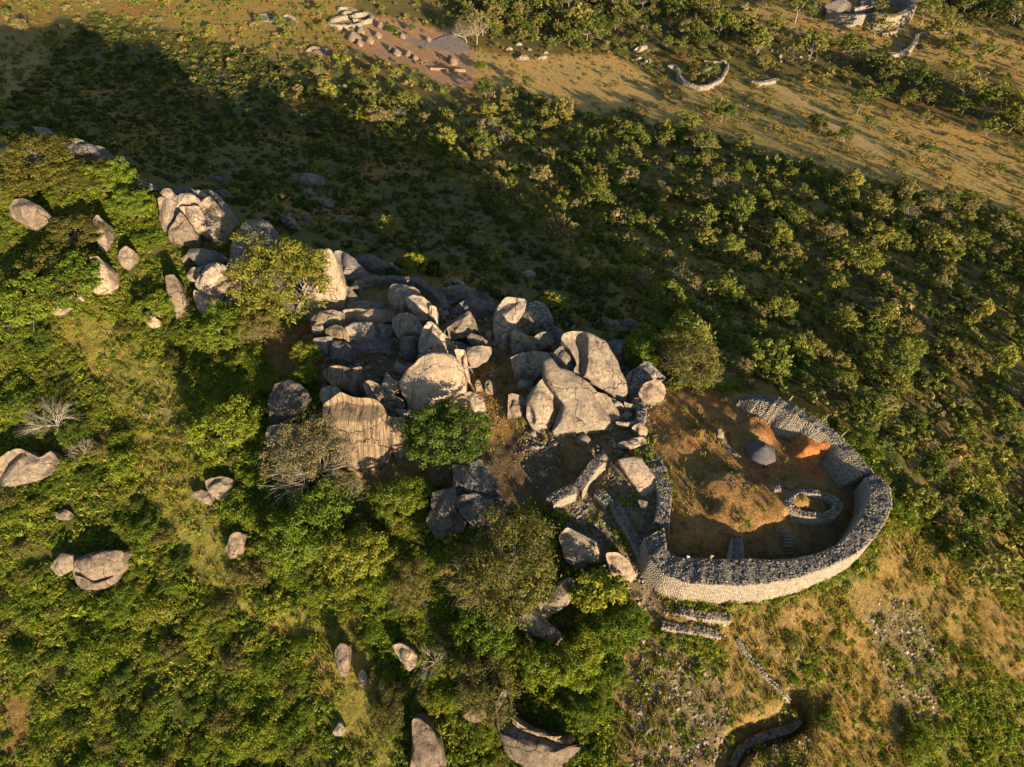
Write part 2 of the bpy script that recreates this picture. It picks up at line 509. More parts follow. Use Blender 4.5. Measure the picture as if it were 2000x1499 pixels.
# name, outline, colour, trees / bushes / weeds per square metre
REG = [
 ('far', None, OLIVE, .0035, .022, .0),
 ('near', None, GREEN, .0, .30, 2.6),
 ('scrub', [(-600,-60),(700,-60),(680,120),(620,230),(400,330),(-600,400)], (0.27,0.195,0.058), .0022, .040, .0),
 ('shaded slope', [(-100,330),(180,25),(340,60),(520,110),(720,250),(900,370),(1060,470),(1270,600),(1240,700),(1000,600),(640,550),(450,420),(250,330)], (0.105,0.10,0.033), .0004, .19, .0),  # follows the hill shadow; its shade is put into the darker ground colour
 ('wooded slope', [(560,190),(740,170),(880,230),(1000,170),(1150,235),(1400,275),(1600,345),(2060,430),(2100,1200),(1860,1060),(1760,950),(1690,870),(1560,770),(1400,730),(1280,690),(1240,600),(1050,450),(850,330),(700,240)], (0.255,0.195,0.062), .0165, .22, .0),
 ('wood edge', [(960,190),(1160,240),(1420,285),(1650,350),(2050,440),(2050,560),(1700,460),(1400,400),(1150,330),(950,260)], (0.21,0.16,0.05), .020, .16, .0),
 ('grass shelf', [(1660,770),(1740,800),(1800,930),(1850,1040),(1800,1010),(1740,930),(1690,860)], (0.07,0.085,0.022), .004, .12, .0),
 ('wall thicket', [(1390,690),(1480,670),(1640,700),(1740,800),(1700,850),(1560,760),(1440,735)], (0.10,0.095,0.03), .034, .12, .0),
 ('east wood', [(1560,480),(1900,520),(2050,600),(2100,1150),(1960,1130),(1830,1010),(1760,900),(1700,800),(1640,660)], (0.18,0.14,0.046), .018, .17, .0),
 ('golden field', [(915,95),(1000,112),(1200,108),(1270,150),(1290,200),(1160,225),(1060,190),(930,165)], GOLD, .0003, .035, .0),
 ('south field', [(1230,205),(1330,170),(1480,150),(1600,165),(1750,215),(1920,255),(2050,330),(2050,430),(1800,372),(1600,325),(1420,275),(1270,245)], (0.40,0.28,0.095), .0016, .080, .0),
 ('road', [(1488,158),(1520,165),(1600,215),(1690,270),(1740,310),(1715,312),(1640,262),(1560,205)], (0.47,0.33,0.15), .0, .0, .0),
 ('village', [(655,45),(740,35),(800,40),(890,68),(930,110),(925,175),(870,170),(800,130),(740,118),(690,95)], (0.40,0.235,0.135), .0006, .006, .0),
 ('top field', [(1440,8),(1560,10),(1660,-20),(1820,-20),(1830,20),(2060,95),(2060,200),(1900,130),(1780,118),(1620,70),(1480,60)], (0.36,0.25,0.09), .0034, .070, .0),
 ('forest', [(860,-40),(1400,-40),(1450,20),(1430,70),(1380,108),(1240,92),(1000,92),(930,70)], (0.10,0.09,0.034), .0200, .035, .0),
 ('far forest', [(1800,-60),(2100,-60),(2100,95),(1950,48),(1840,15)], (0.075,0.075,0.028), .024, .03, .0),
 ('valley wood', [(1400,40),(1500,75),(1620,100),(1700,130),(1830,135),(1930,190),(2060,240),(2060,330),(1900,250),(1760,205),(1600,150),(1470,130)], (0.13,0.105,0.038), .0125, .035, .0),
 # the hill itself
 ('track', [(90,570),(195,595),(280,680),(360,745),(388,890),(415,1000),(450,1090),(500,1185),(600,1195),(710,1195),(715,1260),(740,1330),(790,1530),(690,1530),(650,1390),(580,1280),(500,1215),(400,1150),(335,1050),(252,960),(245,860),(205,765),(150,700),(90,640)], TRACK, .0, .002, .8),
 ('grassy slope', [(235,450),(330,500),(480,610),(520,640),(430,730),(350,750),(280,680),(190,590)], (0.10,0.11,0.024), .0, .09, 2.6),
 ('clearing', [(505,640),(610,630),(625,745),(560,750),(500,705)], (0.20,0.13,0.055), .0, .006, .2),
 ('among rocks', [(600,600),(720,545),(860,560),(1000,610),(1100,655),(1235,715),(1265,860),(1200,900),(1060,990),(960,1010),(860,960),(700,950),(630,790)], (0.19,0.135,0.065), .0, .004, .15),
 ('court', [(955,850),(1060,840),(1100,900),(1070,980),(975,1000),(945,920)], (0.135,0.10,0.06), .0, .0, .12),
 ('dry strip', [(905,700),(1000,700),(1000,850),(950,850),(930,800)], (0.26,0.165,0.06), .0, .0, .3),
 ('enclosure', [(1265,760),(1390,755),(1500,780),(1640,880),(1700,960),(1680,1040),(1600,1095),(1300,1098),(1290,1000),(1312,950),(1260,860)], (0.27,0.165,0.068), .0, .0, .25),
 ('shaded court', [(1440,860),(1560,880),(1690,930),(1680,1040),(1590,1090),(1450,1090),(1400,1060),(1470,960)], (0.25,0.155,0.066), .0, .0, .15),  # shaded side of the floor, painted in as a slightly darker soil
 ('footpath', [(1440,895),(1500,915),(1560,950),(1640,940),(1645,948),(1560,962),(1520,945),(1545,1010),(1540,1090),(1530,1090),(1533,1010),(1505,935),(1430,910)], (0.33,0.21,0.10), .0, .0, .0),
 ('red earth', [(1545,905),(1550,865),(1575,840),(1620,858),(1640,890),(1625,915),(1612,938),(1580,942),(1575,915)], RED, .0, .0, .0),
 ('red scar', [(1450,792),(1490,788),(1530,800),(1550,840),(1510,860),(1470,840),(1455,815)], (0.32,0.15,0.068), .0, .0, .05),
 ('red corner', [(1368,768),(1395,772),(1420,782),(1400,800),(1378,790)], RED, .0, .0, .0),
 ('red path', [(1420,870),(1450,890),(1500,925),(1480,935),(1430,905)], (0.38,0.17,0.075), .0, .0, .0),
 ('red mound', [(1338,842),(1352,832),(1372,850),(1372,872),(1345,862)], (0.30,0.15,0.07), .0, .0, .2),
 ('screes', [(1075,990),(1140,950),(1200,890),(1290,950),(1270,1080),(1310,1185),(1240,1195),(1180,1110),(1110,1050)], ROCKY, .0, .0, .5),
 ('lower terrace', [(1240,1190),(1450,1190),(1700,1130),(1755,1000),(1850,1085),(2050,1230),(2050,1560),(1190,1560),(1200,1350)], (0.21,0.155,0.058), .0, .010, .95),
 ('green terrace', [(1260,1235),(1390,1235),(1430,1300),(1400,1340),(1330,1290)], (0.11,0.11,0.026), .0, .03, 1.2),
 ('west green', [(1740,1350),(2050,1330),(2050,1560),(1780,1560),(1790,1440)], (0.16,0.145,0.035), .0, .012, 1.3),
 ('rubble run', [(1205,1330),(1260,1240),(1330,1270),(1420,1330),(1410,1520),(1235,1520)], (0.20,0.15,0.09), .0, .004, .7),
 ('bare corner', [(-40,1300),(40,1330),(70,1420),(50,1530),(-60,1530)], (0.17,0.125,0.045), .0, .10, 1.2),
 ('stony slope', [(1690,1190),(1780,1180),(1850,1300),(1820,1420),(1740,1380)], (0.165,0.135,0.07), .0, .006, .8),
]
REG_COL = np.array([r[2] for r in REG]); REG_T = np.array([r[3] for r in REG]); REG_B = np.array([r[4] for r in REG]); REG_W = np.array([r[5] for r in REG])
def region(x, y, z, jit=1.0):
    uv, depth = project(np.stack([x, y, z], 1))
    # ragged edges between kinds of ground
    jx = np.sin(x * 0.9 + 2 * np.sin(y * 0.7)) + 0.7 * np.sin(y * 2.3 + x * 1.1) + 0.5 * np.sin(x * 4.1 - y * 3.3)
    jy = np.sin(y * 0.8 + 2 * np.sin(x * 0.6)) + 0.7 * np.sin(x * 2.1 - y * 1.3) + 0.5 * np.sin(x * 3.7 + y * 4.3)
    s = 620.0 / depth * jit
    uv = uv + np.stack([jx * s, jy * s], 1)
    k = np.where(near_side(uv) & (depth < 230), 1, 0)
    for i, r in enumerate(REG):
        if r[1] is not None:
            k[inside(uv, r[1])] = i
    # behind the camera and beyond the frame: plain hillside
    return k, uv, depth

def axis(core0, core1, step, lo, hi, grow):
    a = list(np.arange(core0, core1 + step / 2, step))
    s = step; p = a[-1]
    while p < hi:
        s = s * grow; p += s; a.append(p)
    s = step; p = a[0]; pre = []
    while p > lo:
        s = s * grow; p -= s; pre.append(p)
    return np.array(pre[::-1] + a)
gx = axis(-112, 118, 0.62, -6000, 6000, 1.035)
gy = axis(4, 150, 0.62, -3000, 9000, 1.022)
GX, GY = np.meshgrid(gx, gy)
GZ = H(GX, GY)
nx, ny = len(gx), len(gy)
idx = np.arange(nx * ny).reshape(ny, nx)
fq = np.stack([idx[:-1, :-1].ravel(), idx[:-1, 1:].ravel(), idx[1:, 1:].ravel(), idx[1:, :-1].ravel()], 1)
gv = np.stack([GX.ravel(), GY.ravel(), GZ.ravel()], 1)
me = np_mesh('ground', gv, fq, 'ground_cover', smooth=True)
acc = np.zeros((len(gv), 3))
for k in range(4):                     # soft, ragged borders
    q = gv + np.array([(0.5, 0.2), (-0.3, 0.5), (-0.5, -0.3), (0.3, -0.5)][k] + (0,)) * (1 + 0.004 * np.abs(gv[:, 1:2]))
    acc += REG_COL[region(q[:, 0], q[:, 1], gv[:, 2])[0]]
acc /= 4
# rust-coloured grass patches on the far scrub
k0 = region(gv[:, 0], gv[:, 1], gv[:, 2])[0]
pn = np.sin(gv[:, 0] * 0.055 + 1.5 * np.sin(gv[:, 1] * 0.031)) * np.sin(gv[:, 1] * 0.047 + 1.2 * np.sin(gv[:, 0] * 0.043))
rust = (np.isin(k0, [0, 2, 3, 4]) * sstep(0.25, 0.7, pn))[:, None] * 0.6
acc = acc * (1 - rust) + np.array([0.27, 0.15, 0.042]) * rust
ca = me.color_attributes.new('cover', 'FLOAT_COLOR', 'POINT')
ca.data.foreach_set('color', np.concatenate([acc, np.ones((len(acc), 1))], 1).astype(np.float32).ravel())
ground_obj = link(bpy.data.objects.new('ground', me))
tag(ground_obj, 'hillside of grass and red soil running down to the valley', kind='structure')
# ------------------------------------------------------------------ boulders
def smooth_loop(P, m):
    """closed Catmull-Rom through the traced corners, resampled evenly"""
    n = len(P)
    out = []
    for i in range(n):
        p0, p1, p2, p3 = P[i - 1], P[i], P[(i + 1) % n], P[(i + 2) % n]
        for s in np.linspace(0, 1, 12, endpoint=False):
            cr = 0.5 * ((2 * p1) + (-p0 + p2) * s + (2 * p0 - 5 * p1 + 4 * p2 - p3) * s ** 2 + (-p0 + 3 * p1 - 3 * p2 + p3) * s ** 3)
            li = p1 * (1 - s) + p2 * s
            out.append(0.5 * cr + 0.5 * li)
    out = np.array(out)
    d = np.r_[0, np.cumsum(np.linalg.norm(np.diff(np.vstack([out, out[:1]]), axis=0), axis=1))]
    q = np.linspace(0, d[-1], m, endpoint=False)
    o2 = np.vstack([out, out[:1]])
    return np.stack([np.interp(q, d, o2[:, k]) for k in range(out.shape[1])], 1)
BACK = np.array((0.0, 0.42, -0.91))  # boulder bodies sheared back, roughly along the camera's line of sight
def noise3(p, s, seed):
    return np.array([noise.noise(Vector((a[0] * s + seed * 3.1, a[1] * s - seed * 1.7, a[2] * s + seed))) for a in p])
def boulder(name, label, zoom, poly, h, mat='granite', e=52, az=8, bulge=0.32, flat=3.2, depth=None, apex=(0, 0), facets=7, rough=1.0, group=None, sharp=48, seed=None, parent=None, cat='boulder', grow=1.085):
    ox, oy, sc = zoom
    P = np.array(poly, float) / sc + np.array((ox, oy))
    cpix = P.mean(0)
    P = cpix + (P - cpix) * grow
    seed = seed if seed is not None else int(cpix[0] * 7 + cpix[1] * 13) % 997
    R = np.random.default_rng(seed)
    g = ground([cpix])[0]
    c = at_z([cpix], g[2] + h)[0]
    e_, a_ = math.radians(e), math.radians(az)
    n = np.array((math.cos(e_) * math.sin(a_), -math.cos(e_) * math.cos(a_), math.sin(e_)))
    r = rays(P)
    o = np.array((0, 0, CAM_Z))
    tt = ((c - o) @ n) / (r @ n)
    W = o + r * tt[:, None]
    c = W.mean(0)
    per = np.linalg.norm(np.diff(np.vstack([W, W[:1]]), axis=0), axis=1).sum()
    size = per / 3.6
    M = int(np.clip(28 + size * 4, 32, 84))
    L = smooth_loop(W, M)
    c = L.mean(0)
    u = np.cross((0, 0, 1), n); u /= np.linalg.norm(u)
    v = np.cross(n, u)
    ac = c + u * apex[0] * size * 0.5 + v * apex[1] * size * 0.5
    NR = int(np.clip(7 + size * 1.1, 8, 18))
    rings = []
    bl = bulge * size * 0.72
    for i in range(NR):
        s = math.sin((i + 0.6) / (NR - 0.4 + 0.6) * math.pi / 2) if i < NR - 1 else 1.0
        hgt = bl * max(0.0, 1 - s ** flat) ** 0.62
        cen = ac * (1 - s) + c * s
        rings.append(cen + (L - c) * s + n * hgt)
    D = depth if depth is not None else h / 0.9 * 1.25 + 0.55 * size + 0.6
    NB = int(np.clip(3 + D * 0.8, 4, 10))
    for j in range(1, NB + 1):
        q = j / NB
        s = 1.0 - 0.05 * q - 0.22 * max(0, q - 0.55) ** 1.5
        rings.append(c + (L - c) * s + BACK * D * q)
    V = np.concatenate([[ac + n * bl]] + rings + [[c + BACK * D * 1.02]])
    nr = len(rings)
    ctr = c + BACK * D * 0.25
    # weathered joints: a few planes shear flat faces off the dome
    ringw = np.r_[1.0, np.repeat(np.clip((NR - 1 - np.arange(NR)) / 2.5, 0, 1), M)]
    for k in range(facets):
        th = R.uniform(0, 2 * math.pi); inc = R.uniform(0.25, 1.15)
        m_ = n * math.cos(inc) + (u * math.cos(th) + v * math.sin(th)) * math.sin(inc)
        d = (V[:1 + M * NR] - ctr) @ m_
        off = np.quantile(d, R.uniform(0.74, 0.92))
        ex = np.clip(d - off, 0, None)
        V[:1 + M * NR] -= m_ * (ex * 0.93 * ringw)[:, None]
    rel = V - ctr
    dirn = rel / (np.linalg.norm(rel, axis=1, keepdims=True) + 1e-6)
    w = 0.055 * size * noise3(V, 1.5 / size, seed) + 0.030 * size * noise3(V, 3.6 / size, seed + 5) - 0.045 * min(size, 9) * np.clip(0.16 - np.abs(noise3(V, 2.3 / size, seed + 21)), 0, 1) / 0.16 * 0.55 + 0.010 * min(size, 6) * noise3(V, 2.2, seed + 9)
    V = V + dirn * (w * rough)[:, None]
    V -= g
    a = np.arange(M); b2 = (a + 1) % M
    tri = np.stack([np.zeros(M, int), 1 + a, 1 + b2], 1)
    quads = [np.stack([1 + i * M + a, 1 + (i + 1) * M + a, 1 + (i + 1) * M + b2, 1 + i * M + b2], 1) for i in range(nr - 1)]
    last = len(V) - 1
    tri2 = np.stack([np.full(M, last), 1 + (nr - 1) * M + b2, 1 + (nr - 1) * M + a], 1)
    ob = np_obj(name, V, [tri, np.concatenate(quads), tri2], mat, parent, smooth=True, sharp=sharp)
    ob.location = g if parent is None else tuple(g - np.array(parent.location))
    if parent is None:
        tag(ob, label, cat, group)
    return ob

Z1 = (0, 0, 2); Z3 = (0, 750, 2); Z5 = (450, 400, 4); Z6 = (850, 550, 4); A2 = (500, 700, 4); A4 = (0, 350, 4); A8 = (250, 350, 5)
A1 = (1000, 850, 3.7475); A5 = (600, 1150, 3.333); V8 = (480, 0, 4); PX = (0, 0, 1); VZ = (900, 0, 3.636)
B = boulder
# --- filler rock added to cover gaps between the boulders
for lb_, pl_ in (('grey filler rock under the left inner boulders', [(600,650),(680,590),(790,600),(800,690),(720,690),(650,740),(610,720)]),
                 ('filler rock between the wedge and the domed boulder', [(640,730),(720,760),(800,790),(850,780),(800,840),(700,800),(640,780)]),
                 ('filler rock at the root of the fig tree', [(440,560),(500,480),(640,500),(650,640),(560,650),(460,630)])):
    B('rock_outcrop', lb_, PX, pl_, 0.35, 'granite_grey', e=84, az=0, bulge=.03, flat=4, depth=3, facets=3, rough=.5, cat='rock outcrop', grow=1.0)
# --- the tower of stacked blocks on the ridge
B('boulder', 'broad left block of the stacked boulder tower', A8, [(295,205),(340,185),(430,215),(520,285),(510,380),(450,460),(420,560),(370,510),(318,390)], 5.0, 'granite', e=22, az=-4, bulge=.25, depth=8)
B('boulder', 'front foot block of the stacked boulder tower beneath the leaning slab', A8, [(405,560),(425,450),(510,345),(570,400),(630,495),(668,650),(600,645),(500,625),(430,605)], 3.2, 'granite', e=20, az=-2, bulge=.2, depth=8)
B('boulder', 'fluted right wall of the stacked boulder tower', A8, [(635,480),(700,260),(790,190),(880,280),(895,430),(885,560),(805,660),(665,650),(640,560)], 4.4, 'granite', e=22, az=12, bulge=.25, depth=9)
B('boulder', 'tongue-shaped slab leaning on the face of the stacked tower', A8, [(515,285),(600,268),(690,280),(740,380),(757,460),(730,500),(640,497),(590,440)], 7.0, 'granite', e=26, az=4, bulge=.28, depth=3)
B('boulder', 'flat oval cap stone in front on top of the stacked tower', A8, [(425,230),(445,185),(520,150),(620,150),(682,190),(697,235),(640,267),(520,277),(450,262)], 11.2, 'granite_pale', e=48, az=6, bulge=.35, depth=4)
B('boulder', 'small pale cap stone at the left of the tower top', A8, [(325,140),(350,100),(410,97),(437,130),(432,212),(380,192)], 11.0, 'granite_pale', e=42, az=0, bulge=.35, depth=4)
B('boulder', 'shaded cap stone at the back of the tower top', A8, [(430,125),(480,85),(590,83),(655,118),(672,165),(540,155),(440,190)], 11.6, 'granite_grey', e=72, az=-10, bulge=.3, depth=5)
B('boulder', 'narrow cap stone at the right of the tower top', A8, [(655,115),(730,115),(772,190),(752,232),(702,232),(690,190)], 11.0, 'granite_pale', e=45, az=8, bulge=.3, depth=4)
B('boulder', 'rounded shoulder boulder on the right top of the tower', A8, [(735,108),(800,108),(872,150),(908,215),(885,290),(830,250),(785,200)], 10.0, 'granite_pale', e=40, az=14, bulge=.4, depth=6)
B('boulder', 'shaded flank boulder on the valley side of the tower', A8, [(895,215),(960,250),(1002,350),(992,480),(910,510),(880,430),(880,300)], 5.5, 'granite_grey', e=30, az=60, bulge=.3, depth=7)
# --- the pile between tower and fig tree
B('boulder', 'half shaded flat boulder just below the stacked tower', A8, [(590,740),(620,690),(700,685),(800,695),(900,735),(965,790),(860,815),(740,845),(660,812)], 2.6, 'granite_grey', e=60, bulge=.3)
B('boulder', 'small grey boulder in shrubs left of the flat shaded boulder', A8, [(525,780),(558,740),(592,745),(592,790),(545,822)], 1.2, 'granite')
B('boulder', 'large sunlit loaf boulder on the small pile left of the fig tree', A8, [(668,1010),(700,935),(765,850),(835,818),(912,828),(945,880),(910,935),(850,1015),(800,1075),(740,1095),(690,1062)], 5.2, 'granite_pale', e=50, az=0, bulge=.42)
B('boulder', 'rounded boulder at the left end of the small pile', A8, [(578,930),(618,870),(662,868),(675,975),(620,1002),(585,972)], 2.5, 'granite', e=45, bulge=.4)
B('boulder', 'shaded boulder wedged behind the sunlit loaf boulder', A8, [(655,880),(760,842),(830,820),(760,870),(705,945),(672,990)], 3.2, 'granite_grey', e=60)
B('boulder', 'round bellied boulder under the sunlit loaf boulder', A8, [(715,1105),(850,1040),(920,965),(970,995),(978,1110),(932,1175),(880,1207),(800,1172)], 3.0, 'granite', e=40, bulge=.4)
B('boulder', 'pale cracked boulder at the foot of the small pile', A8, [(650,1095),(720,1108),(830,1190),(852,1222),(782,1262),(742,1322),(680,1262),(655,1182)], 1.6, 'granite_pale', e=35)
B('boulder', 'little white stone beside the loaf boulder', A8, [(905,930),(940,898),(967,940),(945,988),(905,972)], 4.2, 'granite_pale', bulge=.4)
B('boulder', 'pinkish upright boulder at the left edge of the fig tree', A8, [(948,970),(1020,938),(1052,1010),(1085,1115),(1062,1145),(1000,1115),(958,1045)], 3.0, 'granite_pink', e=30)
B('boulder', 'tall grey slab rising behind the left of the fig tree', A8, [(960,850),(985,770),(1020,640),(1060,570),(1108,520),(1118,458),(1250,436),(1380,480),(1480,640),(1480,900),(1300,1100),(1080,1080),(1010,930)], 6.5, 'granite_grey', e=42, az=-14, bulge=.22, depth=10)
B('boulder', 'small orange rock at the foot of the fig tree pile', A8, [(955,1185),(1015,1140),(1062,1180),(1002,1232)], 1.0, 'granite_tan')
B('boulder', 'long brown tapering slab standing in the shrubs', A8, [(375,965),(450,955),(505,1050),(562,1200),(572,1260),(510,1300),(492,1470),(470,1480),(468,1300),(428,1190),(383,1070)], 1.8, 'granite_brown', e=45, bulge=.18, depth=4)
B('boulder', 'pale wedge boulder lying in green shrubs below the brown slab', A8, [(108,1285),(180,1310),(280,1358),(318,1420),(282,1457),(220,1442),(150,1372)], 1.4, 'granite_pink', e=45)
B('boulder', 'tiny white rock above the pale wedge boulder', A8, [(75,1222),(95,1210),(132,1245),(100,1258)], 0.9, 'granite_pale')
# --- left hillside
B('boulder', 'big rounded brown boulder among trees at the left edge', A4, [(78,225),(110,170),(170,158),(240,180),(310,213),(352,262),(310,315),(250,375),(180,350),(108,300)], 3.4, 'granite_brown', e=45, bulge=.45)
B('boulder', 'upright pale boulder beside the left trees', A4, [(735,315),(775,298),(815,380),(838,460),(828,565),(780,542),(755,450)], 2.4, 'granite', e=40, az=30, bulge=.4)
B('boulder', 'boulder with pinkish foot under the left trees', A4, [(708,620),(760,608),(822,680),(852,760),(878,820),(852,885),(780,892),(700,852),(750,790),(722,700)], 2.4, 'granite_pink', e=42, bulge=.35)
B('boulder', 'egg-shaped grey boulder alone in bright shrubs', A4, [(928,600),(942,556),(990,528),(1032,560),(1038,640),(1017,708),(970,692),(940,650)], 1.6, 'granite', e=42, bulge=.4)
B('boulder', 'cracked pale rock at the head of the grassy track', A4, [(358,990),(420,938),(490,948),(532,1000),(482,1042),(430,1057),(383,1032)], 1.4, 'granite', e=45)
B('boulder', 'small grey rock beside the red soil of the track', A4, [(570,872),(640,848),(648,930),(600,942)], 0.9, 'granite')
B('boulder', 'rounded shaded rock on the ridge behind the left trees', Z1, [(130,500),(180,503),(232,540),(268,582),(240,604),(188,562)], 3.0, 'granite_grey', e=60, az=40, depth=7)
B('boulder', 'broad shaded rock on the ridge crest right of the left trees', Z1, [(262,572),(300,546),(360,563),(412,585),(412,618),(340,624),(280,618)], 2.6, 'granite_grey', e=65, az=30, depth=7)
# --- around the fig tree
B('boulder', 'spotted pinnacle stone poking up behind the fig tree', Z5, [(403,100),(460,63),(488,100),(515,175),(470,178),(410,145)], 5.0, 'granite_spotted', e=40, depth=8)
B('boulder', 'huge smooth pink slab at the right of the fig tree', Z5, [(560,700),(600,560),(700,430),(740,365),(785,368),(832,460),(862,560),(880,680),(873,800),(832,832),(700,858),(600,850)], 6.0, 'granite_pink', e=34, az=4, bulge=.24, depth=10)
B('boulder', 'dark wedge boulder in shade behind the pink slab', Z5, [(818,385),(860,368),(960,420),(1050,518),(1095,562),(1000,602),(950,645),(890,622),(858,520)], 2.6, 'granite_grey', e=60, az=20)
B('boulder', 'long low shaded boulder behind the curved stone wall', Z5, [(998,400),(1060,398),(1160,438),(1260,463),(1305,490),(1292,525),(1180,553),(1100,558),(1050,512),(1000,455)], 2.2, 'granite_grey', e=60)
B('boulder', 'ribbed grey rock face under the curved wall', Z5, [(885,650),(940,655),(1000,738),(1025,802),(930,815),(888,782)], 1.8, 'granite_grey', e=40)
B('boulder', 'tall pale boulder with shaded face in the middle of the ridge', Z5, [(1238,690),(1268,633),(1340,628),(1430,650),(1484,700),(1470,780),(1445,855),(1315,865),(1270,895),(1243,780)], 5.0, 'granite_pale', e=48, az=-25, bulge=.25, flat=4, depth=9)
B('boulder', 'sunlit cube boulder leaning on the tall pale boulder', Z5, [(1372,740),(1430,710),(1500,723),(1562,780),(1563,850),(1552,892),(1460,903),(1437,850),(1388,790)], 6.2, 'granite_pale', e=40, az=8, bulge=.35, depth=7)
B('boulder', 'narrow sunlit post of rock beside the cube boulder', Z5, [(1555,795),(1607,808),(1615,945),(1558,895)], 4.8, 'granite_pink', e=25, depth=7)
B('boulder', 'pillow boulder below the cube boulder', Z5, [(1268,910),(1308,862),(1400,852),(1462,890),(1498,980),(1492,1042),(1440,1053),(1330,1052),(1288,980)], 5.0, 'granite_pale', e=45, az=6, bulge=.42)
B('boulder', 'dark shaded pedestal under the pillow boulder', Z5, [(1325,1050),(1482,1045),(1475,1190),(1420,1255),(1350,1245)], 1.8, 'granite_dark', e=20)
B('boulder', 'tall pointed slab behind the huge domed boulder', Z5, [(1508,1000),(1550,928),(1612,958),(1692,1040),(1752,1120),(1765,1215),(1710,1210),(1620,1170),(1500,1190),(1468,1215),(1488,1080)], 5.2, 'granite_pale', e=42, az=12, bulge=.22, depth=8)
B('boulder', 'huge pink domed boulder above the round dark green tree', A2, [(1143,190),(1190,90),(1270,10),(1390,-22),(1510,0),(1592,60),(1614,150),(1620,330),(1600,430),(1400,460),(1300,445),(1212,425),(1188,330),(1158,270)], 5.5, 'granite_pink', e=38, az=6, bulge=.34, depth=11)
B('boulder', 'thin sliver of rock at the right of the domed boulder', Z5, [(1758,1148),(1832,1150),(1852,1250),(1872,1370),(1902,1462),(1880,1455),(1808,1290)], 3.4, 'granite_pink', e=34, depth=6)
B('boulder', 'angular block with flat lit top behind the domed boulder', Z5, [(1698,962),(1858,848),(1905,940),(1892,962),(1862,1022),(1718,1048),(1708,1002)], 3.6, 'granite_pale', e=58, az=-10, flat=6, bulge=.18, depth=6)
B('boulder', 'dark edge boulder behind the angular block', Z6, [(75,392),(105,335),(250,245),(290,268),(325,370),(300,402),(245,440),(120,448),(90,420)], 2.6, 'granite_grey', e=60)
B('boulder', 'small tilted block right of the angular block', Z6, [(253,450),(280,408),(350,428),(422,478),(435,512),(380,518),(298,502)], 2.6, 'granite', e=55, flat=5)
B('boulder', 'rounded pale boulder at the top of the narrow dry strip', Z6, [(238,560),(248,520),(330,508),(422,513),(433,560),(402,612),(310,673),(268,642)], 2.4, 'granite_pale', e=40, bulge=.4)
B('boulder', 'flat shaded rock between the angular block and pale boulder', Z6, [(140,468),(252,500),(262,558),(165,545)], 1.2, 'granite_grey', e=65)
B('boulder', 'long dark shaded boulder at the back of the ridge', Z6, [(38,85),(100,43),(200,38),(285,68),(392,80),(412,130),(380,160),(220,150),(130,170),(60,140)], 2.8, 'granite_grey', e=65, az=20)
B('boulder', 'broad dark shaded boulder left of the tall twin blocks', Z6, [(175,192),(268,128),(350,148),(470,168),(503,222),(482,290),(330,275),(220,275)], 3.0, 'granite_grey', e=62, az=15)
# --- left inner cluster
B('boulder', 'broad table slab in half shade right of the pink slab', Z5, [(888,832),(1000,813),(1130,823),(1255,838),(1245,905),(1112,930),(960,935),(888,942)], 3.0, 'granite_pink', e=52, flat=5, bulge=.16)
B('boulder', 'mottled boulder below the foot of the pink slab', Z5, [(638,885),(700,838),(800,833),(882,850),(888,942),(760,965),(740,1005),(648,995)], 3.0, 'granite', e=55, bulge=.25)
B('boulder', 'rough orange-grey lump on the mottled boulder', Z5, [(755,970),(830,943),(892,970),(928,1042),(890,1073),(800,1055),(748,1012)], 3.2, 'granite_tan', e=48, bulge=.35)
B('boulder', 'little pale knob at the left of the mottled boulder', Z5, [(638,955),(690,918),(733,960),(722,1004),(650,999)], 3.0, 'granite_pale', bulge=.4)
B('boulder', 'sunlit boulder with a pointed shadow across its face', Z5, [(898,962),(960,923),(1050,918),(1112,930),(1118,1055),(1000,1064),(938,1032)], 2.8, 'granite_pale', e=36, bulge=.3)
B('boulder', 'shaded block right of the boulder with the pointed shadow', Z5, [(1115,938),(1262,948),(1255,1035),(1122,1064)], 2.0, 'granite_grey', e=40)
B('boulder', 'smooth shaded boulder at the left lip of the sunken court', Z5, [(658,1062),(780,1038),(803,1100),(783,1205),(710,1265),(678,1150)], 1.8, 'granite_grey', e=35)
B('boulder', 'dark sloping rock slab on the left of the sunken court', Z5, [(795,1080),(900,1078),(1040,1208),(1055,1242),(930,1265),(722,1264),(782,1200)], 1.2, 'granite_dark', e=58)
B('boulder', 'wedge boulder with orange stain above the streaked slab', A2, [(538,135),(560,88),(650,68),(730,78),(817,73),(824,130),(852,200),(874,315),(800,303),(700,252),(640,235),(570,175)], 4.4, 'granite_tan', e=42, bulge=.24, depth=7)
B('boulder', 'shaded grey boulder behind the orange stained wedge', A2, [(812,108),(900,138),(965,180),(995,205),(985,245),(880,195),(845,190)], 2.8, 'granite_grey', e=58)
B('boulder', 'broad grey boulder between the wedge and the domed boulder', A2, [(843,210),(890,178),(980,218),(1012,270),(1080,288),(1142,330),(1153,385),(1000,418),(958,404),(888,332)], 3.8, 'granite', e=44, bulge=.28)
B('boulder', 'upright pointed stone beside the domed boulder', A2, [(983,225),(1020,112),(1062,160),(1108,190),(1108,235),(1060,278),(1010,264)], 5.2, 'granite_pale', e=35, az=-5)
B('boulder', 'pale ball boulder perched on the corner of the streaked slab', A2, [(503,290),(520,240),(580,220),(640,240),(674,300),(662,352),(620,380),(550,372),(513,340)], 5.6, 'granite_pale', e=46, bulge=.5)
B('boulder', 'huge tan slab with dark vertical streaks', A2, [(538,375),(610,330),(672,290),(800,325),(930,360),(988,450),(993,570),(1023,670),(1033,760),(985,825),(855,893),(838,930),(800,928),(778,873),(688,823),(648,742),(598,642),(558,542),(536,440)], 4.0, 'granite_tan', e=47, az=2, bulge=.16, flat=4, depth=8, facets=2)
